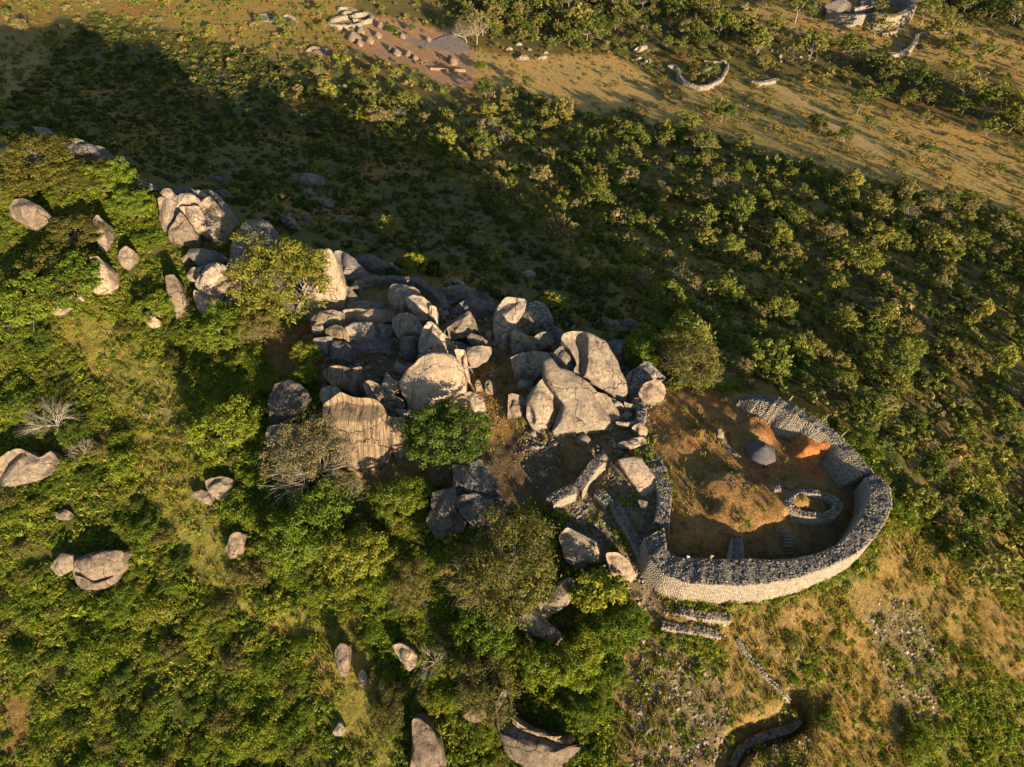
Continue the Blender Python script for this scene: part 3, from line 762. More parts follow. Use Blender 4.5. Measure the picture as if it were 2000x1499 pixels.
B('boulder', 'narrow tan slab beside the huge streaked slab', A2, [(990,455),(1060,462),(1160,472),(1203,522),(1193,650),(1172,742),(1080,795),(1058,740),(1028,640),(1000,560)], 3.0, 'granite_tan', e=42, bulge=.2)
B('boulder', 'pale ledge rock over the narrow tan slab', A2, [(998,402),(1150,398),(1250,418),(1293,462),(1200,478),(1060,444),(998,444)], 3.4, 'granite_pale', e=40, flat=5, bulge=.15)
B('boulder', 'sunlit rock at the right of the round dark green tree', A2, [(1622,292),(1680,268),(1762,308),(1790,400),(1785,460),(1700,410)], 2.6, 'granite_pale', e=38)
B('boulder', 'dark rock with dry grass on its crown by the grey tree', A2, [(103,335),(150,208),(250,178),(340,208),(402,280),(402,340),(330,410),(250,510),(130,530),(108,420)], 3.4, 'granite_dark', e=50, bulge=.3)
B('boulder', 'dark rock below the grass-crowned rock', A2, [(95,540),(250,520),(330,600),(250,700),(110,690),(75,640)], 2.0, 'granite_dark', e=45)
B('boulder', 'upper block of the dark fissured rock below the round tree', A2, [(1555,845),(1660,838),(1750,798),(1803,830),(1872,980),(1903,1095),(1800,1105),(1720,1062),(1560,1092),(1553,1000)], 4.0, 'granite_dark', e=58, bulge=.25, flat=4, depth=8)
B('boulder', 'lower block of the dark fissured rock below the round tree', A2, [(1558,1095),(1720,1065),(1800,1108),(1903,1100),(1930,1245),(1855,1302),(1700,1300),(1600,1220)], 3.0, 'granite_dark', e=48, bulge=.25, depth=7)
B('boulder', 'left block of the dark fissured rock with a sunlit edge', A2, [(1390,1062),(1550,1030),(1556,1180),(1622,1272),(1602,1342),(1432,1392),(1340,1282),(1370,1190)], 2.8, 'granite_dark', e=45, bulge=.25, depth=6)
B('boulder', 'small round stone on top of the dark fissured rock', A2, [(1648,862),(1700,828),(1748,860),(1722,893),(1670,888)], 5.0, 'granite_grey', bulge=.5)
# --- right-hand cluster
B('boulder', 'tall upright block at the left of the right-hand boulder group', Z6, [(468,285),(498,210),(568,128),(692,148),(704,190),(642,290),(638,400),(597,450),(592,605),(520,615),(478,560)], 5.5, 'granite_pale', e=40, az=-8, bulge=.24, flat=4, depth=9)
B('boulder', 'round boulder spotted with black lichen', Z6, [(632,320),(660,268),(720,188),(790,163),(862,200),(913,270),(918,340),(902,402),(820,388),(760,408),(700,413),(648,382)], 6.6, 'granite_spotted', e=45, bulge=.42, depth=7)
B('boulder', 'shaded pedestal block under the lichen boulder', Z6, [(598,402),(640,383),(720,428),(782,440),(772,533),(690,553),(598,502)], 4.4, 'granite', e=28, az=-10)
B('boulder', 'shaded twin pedestal at the right under the lichen boulder', Z6, [(778,432),(860,398),(912,408),(920,492),(860,524),(788,542)], 4.4, 'granite', e=28, az=10)
B('boulder', 'small shaded block below the pedestals', Z6, [(598,500),(682,488),(694,562),(620,584)], 3.4, 'granite_grey', e=40)
B('boulder', 'left of the two sunlit upright stones below the lichen boulder', Z6, [(598,600),(690,558),(717,620),(718,700),(692,783),(630,773),(613,690)], 3.2, 'granite_pale', e=30, bulge=.3)
B('boulder', 'right of the two sunlit upright stones below the lichen boulder', Z6, [(703,570),(800,553),(882,568),(894,612),(832,702),(782,762),(720,815),(710,700)], 3.4, 'granite_pale', e=32, az=6, bulge=.25)
B('boulder', 'rounded grey boulder against the great oval boulder', Z6, [(926,580),(980,518),(1042,508),(1084,570),(1110,650),(1094,724),(1020,724),(958,662)], 5.0, 'granite_grey', e=46, bulge=.35, depth=7)
B('boulder', 'great oval grey boulder leaning over the enclosure', Z6, [(1008,472),(1028,428),(1100,408),(1190,418),(1270,458),(1342,498),(1403,590),(1453,700),(1494,790),(1499,862),(1472,935),(1400,914),(1330,873),(1240,803),(1170,753),(1095,705),(1108,640),(1068,540)], 6.6, 'granite', e=52, az=2, bulge=.2, flat=4, depth=9, facets=2)
B('boulder', 'great sloping slab beneath the oval grey boulder', Z6, [(858,640),(920,618),(980,698),(1080,738),(1180,788),(1260,858),(1350,898),(1413,1010),(1415,1080),(1465,1140),(1422,1204),(1340,1264),(1250,1335),(1200,1344),(1100,1304),(990,1214),(938,1152),(958,1080),(978,940),(898,840),(858,740)], 3.4, 'granite', e=48, az=4, bulge=.2, flat=3.2, depth=8, facets=3, apex=(-.3, 0))
B('boulder', 'knob of rock on the great sloping slab', Z6, [(1050,870),(1085,845),(1130,865),(1160,900),(1130,940),(1080,945)], 5.4, 'granite_pale', e=50, bulge=.35)
B('boulder', 'oval pale boulder left of the great sloping slab', Z6, [(718,1020),(728,900),(800,818),(852,778),(892,850),(973,920),(974,982),(933,1082),(882,1154),(840,1169),(758,1134),(713,1060)], 3.4, 'granite_pale', e=44, bulge=.36)
B('boulder', 'flat brown slab standing at the edge of the dry strip', Z6, [(578,900),(640,893),(712,930),(718,982),(660,1053),(600,1119),(573,1104)], 1.6, 'granite_brown', e=40, flat=5, bulge=.15)
B('boulder', 'round whitish boulder face ringed by stone walling', Z6, [(1596,870),(1640,798),(1720,776),(1783,808),(1799,870),(1762,944),(1700,960),(1628,943)], 3.2, 'granite_pink', e=32, bulge=.35)
B('boulder', 'rough dark boulder behind the whitish boulder face', Z6, [(1488,762),(1555,688),(1650,635),(1722,690),(1792,760),(1720,775),(1640,795),(1595,870),(1540,900),(1495,850)], 3.0, 'granite_spotted', e=60, bulge=.3)
B('boulder', 'dark shaded boulder behind the great oval boulder', Z6, [(1338,490),(1420,462),(1484,470),(1478,590),(1504,640),(1442,690),(1400,600)], 2.6, 'granite_grey', e=60, az=40)
B('boulder', 'shaded rock behind the twin pedestals', Z6, [(908,340),(960,368),(1010,400),(1000,485),(920,495)], 2.8, 'granite_grey', e=50, az=30)
B('boulder', 'pale slab tip at the right foot of the oval boulder', Z6, [(1348,900),(1440,940),(1505,1010),(1400,985)], 2.0, 'granite_pale', e=45)
B('boulder', 'small pale rock wedged below the slab tip', Z6, [(1478,940),(1560,968),(1550,992),(1490,985)], 1.6, 'granite_pale')
B('boulder', 'flat pale stone at the right rim of the sloping slab', Z6, [(1418,1100),(1552,1098),(1545,1142),(1450,1130)], 1.4, 'granite_pale')
B('boulder', 'smooth bent stone above the enclosure corner', Z6, [(1436,1262),(1520,1230),(1620,1218),(1643,1262),(1540,1304),(1448,1296)], 1.8, 'granite_pale', e=50)
B('boulder', 'warm pale lump on the rubble by the enclosure', Z6, [(1540,1142),(1600,1108),(1652,1150),(1645,1212),(1570,1185)], 1.7, 'granite_pink', e=42)
B('boulder', 'small rounded rock in the dry strip, uppermost', Z6, [(408,722),(470,688),(503,730),(440,756)], 0.8, 'granite')
B('boulder', 'small pale rock in the dry strip by the rock sliver', Z6, [(308,803),(340,768),(373,850),(330,856)], 0.8, 'granite_pale')
B('boulder', 'larger pale rock in the middle of the dry strip', Z6, [(388,803),(420,768),(468,830),(463,883),(400,864)], 1.0, 'granite_pale')
# --- west of the enclosure
B('boulder', 'pale sloping slab at the edge of the big olive tree', A1, [(375,720),(410,690),(470,715),(560,758),(622,800),(684,940),(674,985),(600,1004),(500,974),(400,914),(376,850),(355,760)], 1.8, 'granite_pale', e=48, bulge=.2)
B('boulder', 'brown slab below the pale sloping slab', A1, [(698,880),(780,878),(852,930),(893,1000),(914,1080),(882,1134),(800,1094),(738,1044),(718,980)], 1.2, 'granite_pink', e=48, bulge=.18)
B('boulder', 'shaded undercut rock below the pale sloping slab', A1, [(515,990),(680,1035),(742,1052),(722,1094),(600,1050)], 0.8, 'granite_dark', e=30)
B('boulder', 'bulging grey boulder beside the yellow-green bush', A1, [(205,1222),(300,1128),(400,1056),(443,1060),(434,1182),(382,1254),(280,1315),(228,1294)], 2.2, 'granite', e=45, bulge=.35)
B('boulder', 'low rounded rock under the bulging grey boulder', A1, [(88,1300),(180,1288),(252,1328),(212,1358),(130,1344)], 1.2, 'granite', e=45)
B('boulder', 'jagged rock ledge below the bulging grey boulder', A5, [(1355,205),(1450,165),(1550,215),(1650,285),(1705,380),(1620,365),(1500,305),(1400,265)], 1.4, 'granite', e=48)
B('boulder', 'broad flat rock sheet beside the enclosure wall', A1, [(790,188),(940,185),(1003,258),(1084,400),(1094,512),(1050,523),(958,462),(878,342)], 0.6, 'granite_pink', e=66, flat=6, bulge=.08, facets=1)
B('boulder', 'small brown rock at the end of the flat rock sheet', A1, [(928,480),(992,488),(1012,560),(958,565)], 0.7, 'granite_brown', e=50)
# --- foreground
B('boulder', 'massive brown boulder with a peeling ledge at the bottom edge', A5, [(1238,770),(1298,665),(1332,760),(1352,848),(1442,928),(1542,958),(1642,1006),(1822,1048),(1866,1120),(1700,1175),(1500,1180),(1358,1118),(1288,1034),(1246,920)], 3.6, 'granite_brown', e=50, bulge=.25, depth=8)
B('boulder', 'curled pale rock flake on the massive brown boulder', A5, [(1345,845),(1400,890),(1460,920),(1540,930),(1620,985),(1730,970),(1700,1000),(1610,1002),(1540,960),(1440,945),(1370,880)], 4.2, 'granite_tan', e=45, bulge=.12, depth=1.5)
B('boulder', 'pale slab edge under the bush beside the massive boulder', A5, [(1025,828),(1100,755),(1200,695),(1275,655),(1254,734),(1203,794),(1100,864)], 2.0, 'granite_tan', e=48)
B('boulder', 'tall brown boulder cut by the bottom edge', A5, [(692,880),(740,862),(822,938),(884,1040),(892,1220),(695,1220)], 3.2, 'granite_brown', e=45, bulge=.3, depth=8)
B('boulder', 'egg-shaped boulder on the grassy track', A5, [(178,412),(210,366),(262,378),(278,500),(252,564),(213,548)], 1.7, 'granite_brown', e=40, az=10, bulge=.45)
B('boulder', 'small oval stone below the egg-shaped boulder', A5, [(333,562),(360,527),(388,560),(383,622),(360,643),(338,622)], 1.0, 'granite', e=45, bulge=.45)
B('boulder', 'leaning grey boulder in bushes right of the track', A5, [(563,380),(610,362),(682,398),(714,450),(693,514),(662,534),(608,462)], 1.8, 'granite', e=42, bulge=.3)
B('boulder', 'little white rock beside the lower track', A5, [(168,932),(210,877),(244,910),(228,958),(180,954)], 1.2, 'granite_pale')
B('boulder', 'long pale rock ledge at the left edge', Z3, [(-20,312),(30,268),(80,256),(150,290),(190,268),(218,300),(203,342),(130,378),(60,393),(-20,420)], 2.2, 'granite', e=46, bulge=.2)
B('boulder', 'smaller of the twin brown boulders in the shrubs', Z3, [(198,715),(240,662),(287,673),(288,717),(235,748)], 1.5, 'granite_brown', e=46, bulge=.35)
B('boulder', 'larger cracked twin brown boulder in the shrubs', Z3, [(298,700),(340,668),(440,653),(474,660),(478,720),(457,745),(380,765),(320,760),(298,748)], 2.2, 'granite_brown', e=52, bulge=.35)
B('boulder', 'split-off base of the larger twin brown boulder', Z3, [(300,752),(380,768),(455,748),(445,780),(380,803),(320,797)], 1.2, 'granite_brown', e=38, bulge=.25)
B('boulder', 'small brown pillar stone in green shrubs', Z3, [(883,642),(905,588),(941,588),(947,672),(900,681)], 1.7, 'granite_brown', e=40, flat=4)
B('boulder', 'grey boulder at the right side of the grassy track', Z3, [(808,382),(860,363),(903,375),(903,422),(860,453),(818,422)], 1.7, 'granite', e=48, bulge=.35)
B('boulder', 'low twin rocks left of the grey track boulder', Z3, [(748,432),(790,413),(832,440),(822,473),(780,457)], 1.0, 'granite', e=48)
B('boulder', 'dark low stone half sunk in the left shrubs', PX, [(108,1002),(128,996),(142,1006),(130,1016),(112,1014)], 0.8, 'granite_brown')
# --- in the shade on the valley side
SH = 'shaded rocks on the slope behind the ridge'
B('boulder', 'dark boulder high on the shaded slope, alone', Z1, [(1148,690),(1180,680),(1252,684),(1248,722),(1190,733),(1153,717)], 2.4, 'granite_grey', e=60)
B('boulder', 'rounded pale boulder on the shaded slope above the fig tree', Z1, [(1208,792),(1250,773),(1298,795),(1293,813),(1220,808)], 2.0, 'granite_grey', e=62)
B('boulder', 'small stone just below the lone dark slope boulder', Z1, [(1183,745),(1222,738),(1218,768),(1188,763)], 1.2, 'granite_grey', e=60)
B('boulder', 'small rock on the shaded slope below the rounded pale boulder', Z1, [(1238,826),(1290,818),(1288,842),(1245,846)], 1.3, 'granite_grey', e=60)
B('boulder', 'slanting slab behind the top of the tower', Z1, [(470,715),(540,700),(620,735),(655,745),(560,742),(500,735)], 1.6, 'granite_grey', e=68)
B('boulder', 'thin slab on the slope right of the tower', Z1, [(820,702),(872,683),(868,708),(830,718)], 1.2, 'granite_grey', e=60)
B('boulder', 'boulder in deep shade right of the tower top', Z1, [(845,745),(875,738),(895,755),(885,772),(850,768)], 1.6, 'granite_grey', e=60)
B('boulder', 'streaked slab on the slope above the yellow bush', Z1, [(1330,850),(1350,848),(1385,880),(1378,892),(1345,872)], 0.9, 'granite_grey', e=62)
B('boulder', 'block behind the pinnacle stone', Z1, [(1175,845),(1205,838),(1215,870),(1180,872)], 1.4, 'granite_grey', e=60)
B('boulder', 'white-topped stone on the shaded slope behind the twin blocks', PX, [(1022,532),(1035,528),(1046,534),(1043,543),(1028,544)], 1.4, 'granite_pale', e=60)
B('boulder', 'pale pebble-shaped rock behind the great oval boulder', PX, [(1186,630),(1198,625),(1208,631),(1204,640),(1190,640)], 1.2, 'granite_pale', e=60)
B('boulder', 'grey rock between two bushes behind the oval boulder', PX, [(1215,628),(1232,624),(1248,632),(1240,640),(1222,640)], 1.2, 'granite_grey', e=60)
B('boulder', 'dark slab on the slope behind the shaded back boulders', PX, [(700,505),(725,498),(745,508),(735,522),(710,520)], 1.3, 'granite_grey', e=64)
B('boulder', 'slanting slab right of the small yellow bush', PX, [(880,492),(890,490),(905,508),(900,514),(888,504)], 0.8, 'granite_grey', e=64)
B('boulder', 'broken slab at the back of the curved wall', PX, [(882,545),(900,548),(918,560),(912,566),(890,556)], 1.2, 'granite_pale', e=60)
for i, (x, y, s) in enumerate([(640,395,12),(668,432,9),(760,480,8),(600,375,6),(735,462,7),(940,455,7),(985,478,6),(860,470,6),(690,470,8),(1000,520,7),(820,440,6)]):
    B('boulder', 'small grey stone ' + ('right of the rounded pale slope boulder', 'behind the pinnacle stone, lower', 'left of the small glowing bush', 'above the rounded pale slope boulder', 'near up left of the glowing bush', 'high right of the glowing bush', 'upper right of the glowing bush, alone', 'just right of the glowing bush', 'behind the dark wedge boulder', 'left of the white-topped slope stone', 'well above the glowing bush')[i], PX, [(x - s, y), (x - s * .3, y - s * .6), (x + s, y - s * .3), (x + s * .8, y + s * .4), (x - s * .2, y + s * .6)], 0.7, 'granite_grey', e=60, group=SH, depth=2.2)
for i, (x, y, s) in enumerate([(1725,602,14),(1668,622,9),(1812,626,8),(1530,645,7),(1735,835,8),(1870,585,7)]):
    B('boulder', ('largest reddish stone between bushes on the sunlit slope', 'middle reddish stone, left of the largest on the sunlit slope', 'right reddish stone, below right of the largest on the slope', 'lone reddish stone far left on the sunlit slope', 'reddish stone just outside the valley-side enclosure wall', 'small reddish stone, upper right of the largest on the slope')[i], PX, [(x - s, y - s * .5), (x - s * .1, y - s * .5), (x + s, y + s * .4), (x + s * .3, y + s * .6), (x - s * .6, y + s * .1)], 0.8, 'granite_pink', e=52, group='stones on the sunlit slope', depth=2.2)
# --- far outcrops in the valley
B('rock_outcrop', 'dark bare granite sheet in grass left of the round stone ruin', V8, [(25,150),(100,113),(190,108),(245,140),(205,182),(60,188)], 0.8, 'granite_dark', e=78, flat=3, bulge=.05, depth=4, cat='rock outcrop')
B('rock_outcrop', 'white bare granite sheet left of the round stone ruin', V8, [(258,150),(320,118),(380,138),(405,160),(330,193),(268,183)], 0.8, 'granite_pale', e=76, flat=3, bulge=.06, depth=4, cat='rock outcrop')
B('rock_outcrop', 'low whaleback rock with a pale streak below the village', V8, [(478,400),(540,368),(620,378),(705,412),(640,453),(558,452)], 1.2, 'granite_brown', e=74, flat=2.5, bulge=.09, depth=5, cat='rock outcrop')
B('rock_outcrop', 'long flat grey granite sheet through the hut village', V8, [(1020,340),(1150,308),(1500,318),(1560,278),(1640,288),(1725,370),(1655,412),(1300,385),(1180,402)], 0.12, 'granite_sheet', e=89, flat=8, bulge=.004, depth=3, facets=0, rough=.12, cat='rock outcrop')
for i, (x, y, s, lb) in enumerate([(440,412,46,'broad white rock at the upper edge of the golden field'),(585,408,34,'white rock right of the broad one at the golden field'),(415,312,20,'small rock in the grass above the golden field'),(345,345,22,'grey rock left of the small stones above the field'),(490,350,14,'little stone between the rocks above the field'),(605,372,16,'little stone above the white rock at the field'),(1290,350,60,'long white rock heap left of the curved valley ruin'),(1330,435,32,'round rock below the long white rock heap'),(1270,415,24,'upright rock beside the round rock in the valley')]):
    B('boulder', lb, VZ, [(x - s, y + s * .2), (x - s * .4, y - s * .3), (x + s * .3, y - s * .4), (x + s, y + s * .1), (x + s * .5, y + s * .3), (x - s * .4, y + s * .35)], 1.2, 'granite_pale', e=50, bulge=.35, depth=4)
# ------------------------------------------------------------------ dry-stone walls
_bx = np.array([(-1,-1,-1),(1,-1,-1),(1,1,-1),(-1,1,-1),(-1,-1,1),(1,-1,1),(1,1,1),(-1,1,1)], float) / 2
_bf = np.array([(0,3,2,1),(4,5,6,7),(0,1,5,4),(1,2,6,5),(2,3,7,6),(3,0,4,7)])
def stones(name, P, dims, yaw, tilt, mat, parent=None, jitter=0.16, R=rng):
    """many small blocks, every one its own uneven box, in one mesh"""
    n = len(P)
    v = _bx[None] * (1 + R.uniform(-jitter, jitter, (n, 8, 3)))
    v = v * np.asarray(dims)[:, None, :]
    tx = R.normal(0, tilt, n); ty = R.normal(0, tilt, n)
    c, s = np.cos(tx), np.sin(tx)
    y = v[..., 1] * c[:, None] - v[..., 2] * s[:, None]; z = v[..., 1] * s[:, None] + v[..., 2] * c[:, None]
    v[..., 1], v[..., 2] = y, z
    c, s = np.cos(ty), np.sin(ty)
    x = v[..., 0] * c[:, None] + v[..., 2] * s[:, None]; z = -v[..., 0] * s[:, None] + v[..., 2] * c[:, None]
    v[..., 0], v[..., 2] = x, z
    c, s = np.cos(yaw), np.sin(yaw)
    x = v[..., 0] * c[:, None] - v[..., 1] * s[:, None]; y = v[..., 0] * s[:, None] + v[..., 1] * c[:, None]
    v[..., 0], v[..., 1] = x, y
    v = v + np.asarray(P)[:, None, :]
    f = (_bf[None] + 8 * np.arange(n)[:, None, None]).reshape(-1, 4)
    o = np_obj(name, v.reshape(-1, 3), f, mat, parent)
    o['kind'] = 'stuff'
    return o
def resample(P, step=None, n=None):
    P = np.asarray(P, float)
    d = np.r_[0, np.cumsum(np.linalg.norm(np.diff(P[:, :2], axis=0), axis=1))]
    n = n or max(4, int(d[-1] / step) + 1)
    q = np.linspace(0, d[-1], n)
    # rounded corners
    fine = np.linspace(0, d[-1], 400)
    F3 = np.stack([np.interp(fine, d, P[:, k]) for k in range(P.shape[1])], 1)
    w = max(1, int(400 * 0.9 / max(d[-1], 1)))
    ker = np.ones(2 * w + 1) / (2 * w + 1)
    pad = np.vstack([np.repeat(F3[:1], w, 0), F3, np.repeat(F3[-1:], w, 0)])
    F3 = np.stack([np.convolve(pad[:, k], ker, 'valid') for k in range(P.shape[1])], 1)
    return np.stack([np.interp(q, fine, F3[:, k]) for k in range(P.shape[1])], 1)
def ridge_noise(n, amp, R):
    x = np.arange(n)
    return amp * (np.sin(x * 0.31 + R.uniform(0, 6)) * 0.5 + np.sin(x * 0.83 + R.uniform(0, 6)) * 0.3 + R.normal(0, 0.25, n))
def build_wall(name, label, I, O, mat_core, block=(0.40, 0.13), batter=0.10, ibatter=None, top_d=24.0, faces=(True, True), cat='stone wall', group=None, seed=1, ragged=0.18, fmat='dry_stone', tmat='dry_stone_top', top_size=1.0, sink=0.7):
    """I, O: inner and outer top edges (n,3) in world space; both faces run down to the ground"""
    R = np.random.default_rng(seed)
    n = len(I)
    gi = H(I[:, 0], I[:, 1]); go = H(O[:, 0], O[:, 1])
    rn = ridge_noise(n, ragged, R)
    I = I.copy(); O = O.copy()
    I[:, 2] = np.maximum(I[:, 2] + rn, gi + 0.25); O[:, 2] = np.maximum(O[:, 2] + rn + ridge_noise(n, ragged * 0.6, R), go + 0.25)
    out = O - I; out[:, 2] = 0
    wid = np.linalg.norm(out, axis=1, keepdims=True)
    out = out / (wid + 1e-6)
    Ob = O + out * ((O[:, 2] - go + sink) * batter)[:, None]; Ob[:, 2] = H(Ob[:, 0], Ob[:, 1]) - sink
    Ib = I - out * ((I[:, 2] - gi + sink) * (batter * 0.6 if ibatter is None else ibatter))[:, None]; Ib[:, 2] = H(Ib[:, 0], Ib[:, 1]) - sink
    K = 4
    rows = [Ib]
    for k in range(1, K):
        rows.append(Ib + (I - Ib) * (k / K))
    TK = 5
    for k in range(TK + 1):
        s = k / TK
        r_ = I * (1 - s) + O * s
        if 0 < k < TK:
            r_[:, 2] += R.normal(0.05, 0.10, n) * min(1, wid.mean() / 2)
        rows.append(r_)
    for k in range(1, K):
        rows.append(O + (Ob - O) * (k / K))
    rows.append(Ob)
    m = len(rows)
    V = np.stack(rows, 1).reshape(-1, 3)
    org = np.array([V[:, 0].mean(), V[:, 1].mean(), V[:, 2].min()])
    ii = np.arange(n - 1)[:, None] * m; jj = np.arange(m - 1)[None]
    a = (ii + jj).ravel()
    f = np.stack([a, a + 1, a + m + 1, a + m], 1)
    ends = [np.array([[i * m + j, i * m + j + 1, i * m + m - 2 - j, i * m + m - 1 - j] for j in range(m // 2 - 1)]) for i in (0, n - 1)]
    ob = np_obj(name, V - org, [f] + ends, mat_core)
    ob.location = org
    tag(ob, label, cat, group, 'thing')
    # facing blocks in courses
    P = []; Dm = []; Yw = []
    bw, bh = block
    for on, T, Bt in ((faces[0], I, Ib), (faces[1], O, Ob)):
        if not on:
            continue
        seg = np.linalg.norm(np.diff(T[:, :2], axis=0), axis=1)
        arc = np.r_[0, np.cumsum(seg)]
        nc = int(((T[:, 2] - Bt[:, 2]).max()) / bh)
        for c_ in range(nc):
            q = np.arange(R.uniform(0, bw), arc[-1], bw)
            q = q + R.uniform(-0.12, 0.12, len(q)) * bw
            t3 = np.stack([np.interp(q, arc, T[:, k]) for k in range(3)], 1)
            b3 = np.stack([np.interp(q, arc, Bt[:, k]) for k in range(3)], 1)
            fr = (c_ + 0.5) * bh / np.maximum(t3[:, 2] - b3[:, 2], 0.1)
            ok = (fr < 1.0) & (R.random(len(q)) > 0.025)
            p = b3 + (t3 - b3) * fr[:, None]
            tg = np.stack([np.interp(q + 0.3, arc, T[:, k]) - np.interp(q - 0.3, arc, T[:, k]) for k in range(2)], 1)
            P.append(p[ok]); Yw.append(np.arctan2(tg[:, 1], tg[:, 0])[ok])
            Dm.append(np.stack([bw * R.uniform(.90, 1.02, ok.sum()), R.uniform(.20, .245, ok.sum()), np.full(ok.sum(), bh * 0.97)], 1))
    if P and sum(map(len, P)):
        stones('facing_stones', np.concatenate(P) - org, np.concatenate(Dm), np.concatenate(Yw), 0.025, fmat, ob, 0.09, R)
    # loose blocks along the top
    L = np.linalg.norm(np.diff((I + O)[:, :2] / 2, axis=0), axis=1).sum()
    cnt = int(L * wid.mean() * top_d)
    if cnt:
        s = R.uniform(0, n - 1.001, cnt); i0 = s.astype(int); fr = (s - i0)[:, None]
        w_ = R.uniform(0.01, 0.99, cnt)[:, None]
        pi = I[i0] * (1 - fr) + I[i0 + 1] * fr; po = O[i0] * (1 - fr) + O[i0 + 1] * fr
        p = pi * (1 - w_) + po * w_
        sz = R.gamma(3.0, 0.050, cnt) * top_size
        p[:, 2] += R.uniform(0.0, 0.10, cnt) * top_size
        stones('loose_stones', p - org, np.stack([sz * R.uniform(.8, 1.5, cnt), sz * R.uniform(.6, 1.0, cnt), sz * R.uniform(.3, .6, cnt)], 1), R.uniform(0, 6.3, cnt), 0.22, tmat, ob, 0.2, R)
    return ob
def wall_edges(name, label, inner, outer, ztop, **kw):
    zi = [p[2] if len(p) > 2 else ztop for p in inner]; zo = [p[2] if len(p) > 2 else ztop for p in outer]
    I = at_z([p[:2] for p in inner], zi); O = at_z([p[:2] for p in outer], zo)
    L = max(np.linalg.norm(np.diff(I, axis=0), axis=1).sum(), np.linalg.norm(np.diff(O, axis=0), axis=1).sum())
    n = max(6, int(L / 0.55))
    return build_wall(name, label, resample(I, n=n), resample(O, n=n), kw.pop('core', 'dry_stone_core'), **kw)
def wall_line(name, label, zoom, pts, h, thick, step=0.55, taper=None, **kw):
    """wall along its top line, which stands h over the ground"""
    ox, oy, sc = zoom
    px = np.array([p[:2] for p in pts], float) / sc + np.array((ox, oy))
    hs = np.array([p[2] if len(p) > 2 else h for p in pts], float)
    g = ground(px)
    for _ in range(3):
        T = at_z(px, g[:, 2] + hs)
        g = T.copy(); g[:, 2] = H(T[:, 0], T[:, 1])
    T = resample(T, step=step)
    tg = np.gradient(T[:, :2], axis=0); tg /= np.linalg.norm(tg, axis=1, keepdims=True) + 1e-9
    nrm = np.stack([tg[:, 1], -tg[:, 0]], 1)
    I = T.copy(); O = T.copy()
    I[:, :2] -= nrm * thick / 2; O[:, :2] += nrm * thick / 2
    return build_wall(name, label, I, O, kw.pop('core', 'dry_stone_core'), **kw)

# the great wall of the western enclosure
wall_edges('stone_wall', 'massive curved outer wall of the hill enclosure with rubble top',
  [(1296,1030,82.6),(1301,1075,82.9),(1325,1091,83.0),(1400,1094,83.0),(1450,1092,83.0),(1500,1095,82.8),(1550,1092,82.6),(1600,1082,82.4),(1640,1062,82.8),(1666,1036,83.2),(1684,1008,83.4),(1698,978,83.4),(1700,950,83.2),(1690,932,83.0)],
  [(1258,1052,82.4),(1268,1092,82.9),(1300,1124,83.2),(1345,1140,83.2),(1400,1143,83.1),(1450,1143,83.0),(1500,1140,82.8),(1560,1128,82.6),(1620,1107,82.4),(1668,1084,82.8),(1704,1054,83.2),(1730,1018,83.4),(1742,985,83.4),(1738,955,83.2),(1712,925,83.0)],
  83, seed=3, batter=0.09, top_d=44.0, sink=1.0)
wall_edges('stone_wall', 'lower curved wall with sunlit inner face on the valley side of the enclosure',
  [(1440,784,81.0),(1474,781,82.8),(1514,790,84.2),(1558,812,84.4),(1590,833,84.2),(1630,862,83.6),(1654,888,83.2),(1672,910,82.6),(1686,930,82.4)],
  [(1444,776,81.0),(1480,772,82.9),(1522,778,84.3),(1564,800,84.5),(1602,822,84.3),(1642,851,83.7),(1666,878,83.3),(1690,905,82.7),(1708,926,82.5)],
  82, seed=4, batter=0.06, ibatter=0.65, top_d=30.0, sink=1.2, ragged=0.25)
wall_edges('stone_wall', 'tall uneven wall between enclosure floor and flat rock sheet',
  [(1262,868,81.0),(1292,900,81.4),(1306,935,81.6),(1312,965,81.6),(1308,1000,81.4),(1306,1036,81.2)],
  [(1238,880,81.0),(1262,903,81.4),(1280,938,81.8),(1288,965,81.8),(1284,1000,81.5),(1278,1020,81.2)],
  81, seed=5, batter=0.04, top_d=44.0, ragged=0.3)
wall_edges('stone_wall', 'short stub wall in the shade inside the enclosure',
  [(1428,1093,82.2),(1431,1050,81.2)], [(1454,1093,82.2),(1447,1050,81.2)], 81.5, seed=6, ragged=0.12)
W1_ = (1000, 850, 3.7475)
wall_line('stone_wall', 'upper of two slanting wall pieces with bright sunlit faces', W1_, [(478,395),(540,300),(610,210),(665,170)], 2.6, 2.0, seed=7)
wall_line('stone_wall', 'lower of two slanting wall pieces with bright sunlit faces', W1_, [(275,490),(340,440),(420,400),(462,390)], 2.4, 2.0, seed=8)
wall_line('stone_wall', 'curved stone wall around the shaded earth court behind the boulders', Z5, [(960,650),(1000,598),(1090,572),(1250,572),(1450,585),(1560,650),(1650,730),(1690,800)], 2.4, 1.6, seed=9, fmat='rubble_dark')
wall_line('stone_wall', 'rounded pile of walling in the middle of the screes', W1_, [(625,405),(670,450),(720,500)], 1.4, 1.8, seed=12)
wall_line('stone_wall', 'long retaining wall running from screes to the great wall', W1_, [(740,470),(810,610),(890,740),(950,850),(985,940)], 1.0, 1.6, seed=13)
wall_line('stone_wall', 'wall joining the whitish boulder to the sloping slab', Z6, [(1580,900),(1600,960),(1620,1030),(1600,1100),(1585,1140)], 1.4, 1.6, seed=14)
A6 = (1200, 1050, 3.3375)
wall_line('stone_wall', 'low wall step just below the great enclosure wall', A6, [(395,462),(470,488),(560,503),(650,512),(760,522)], 0.9, 1.3, seed=15, ragged=.4)
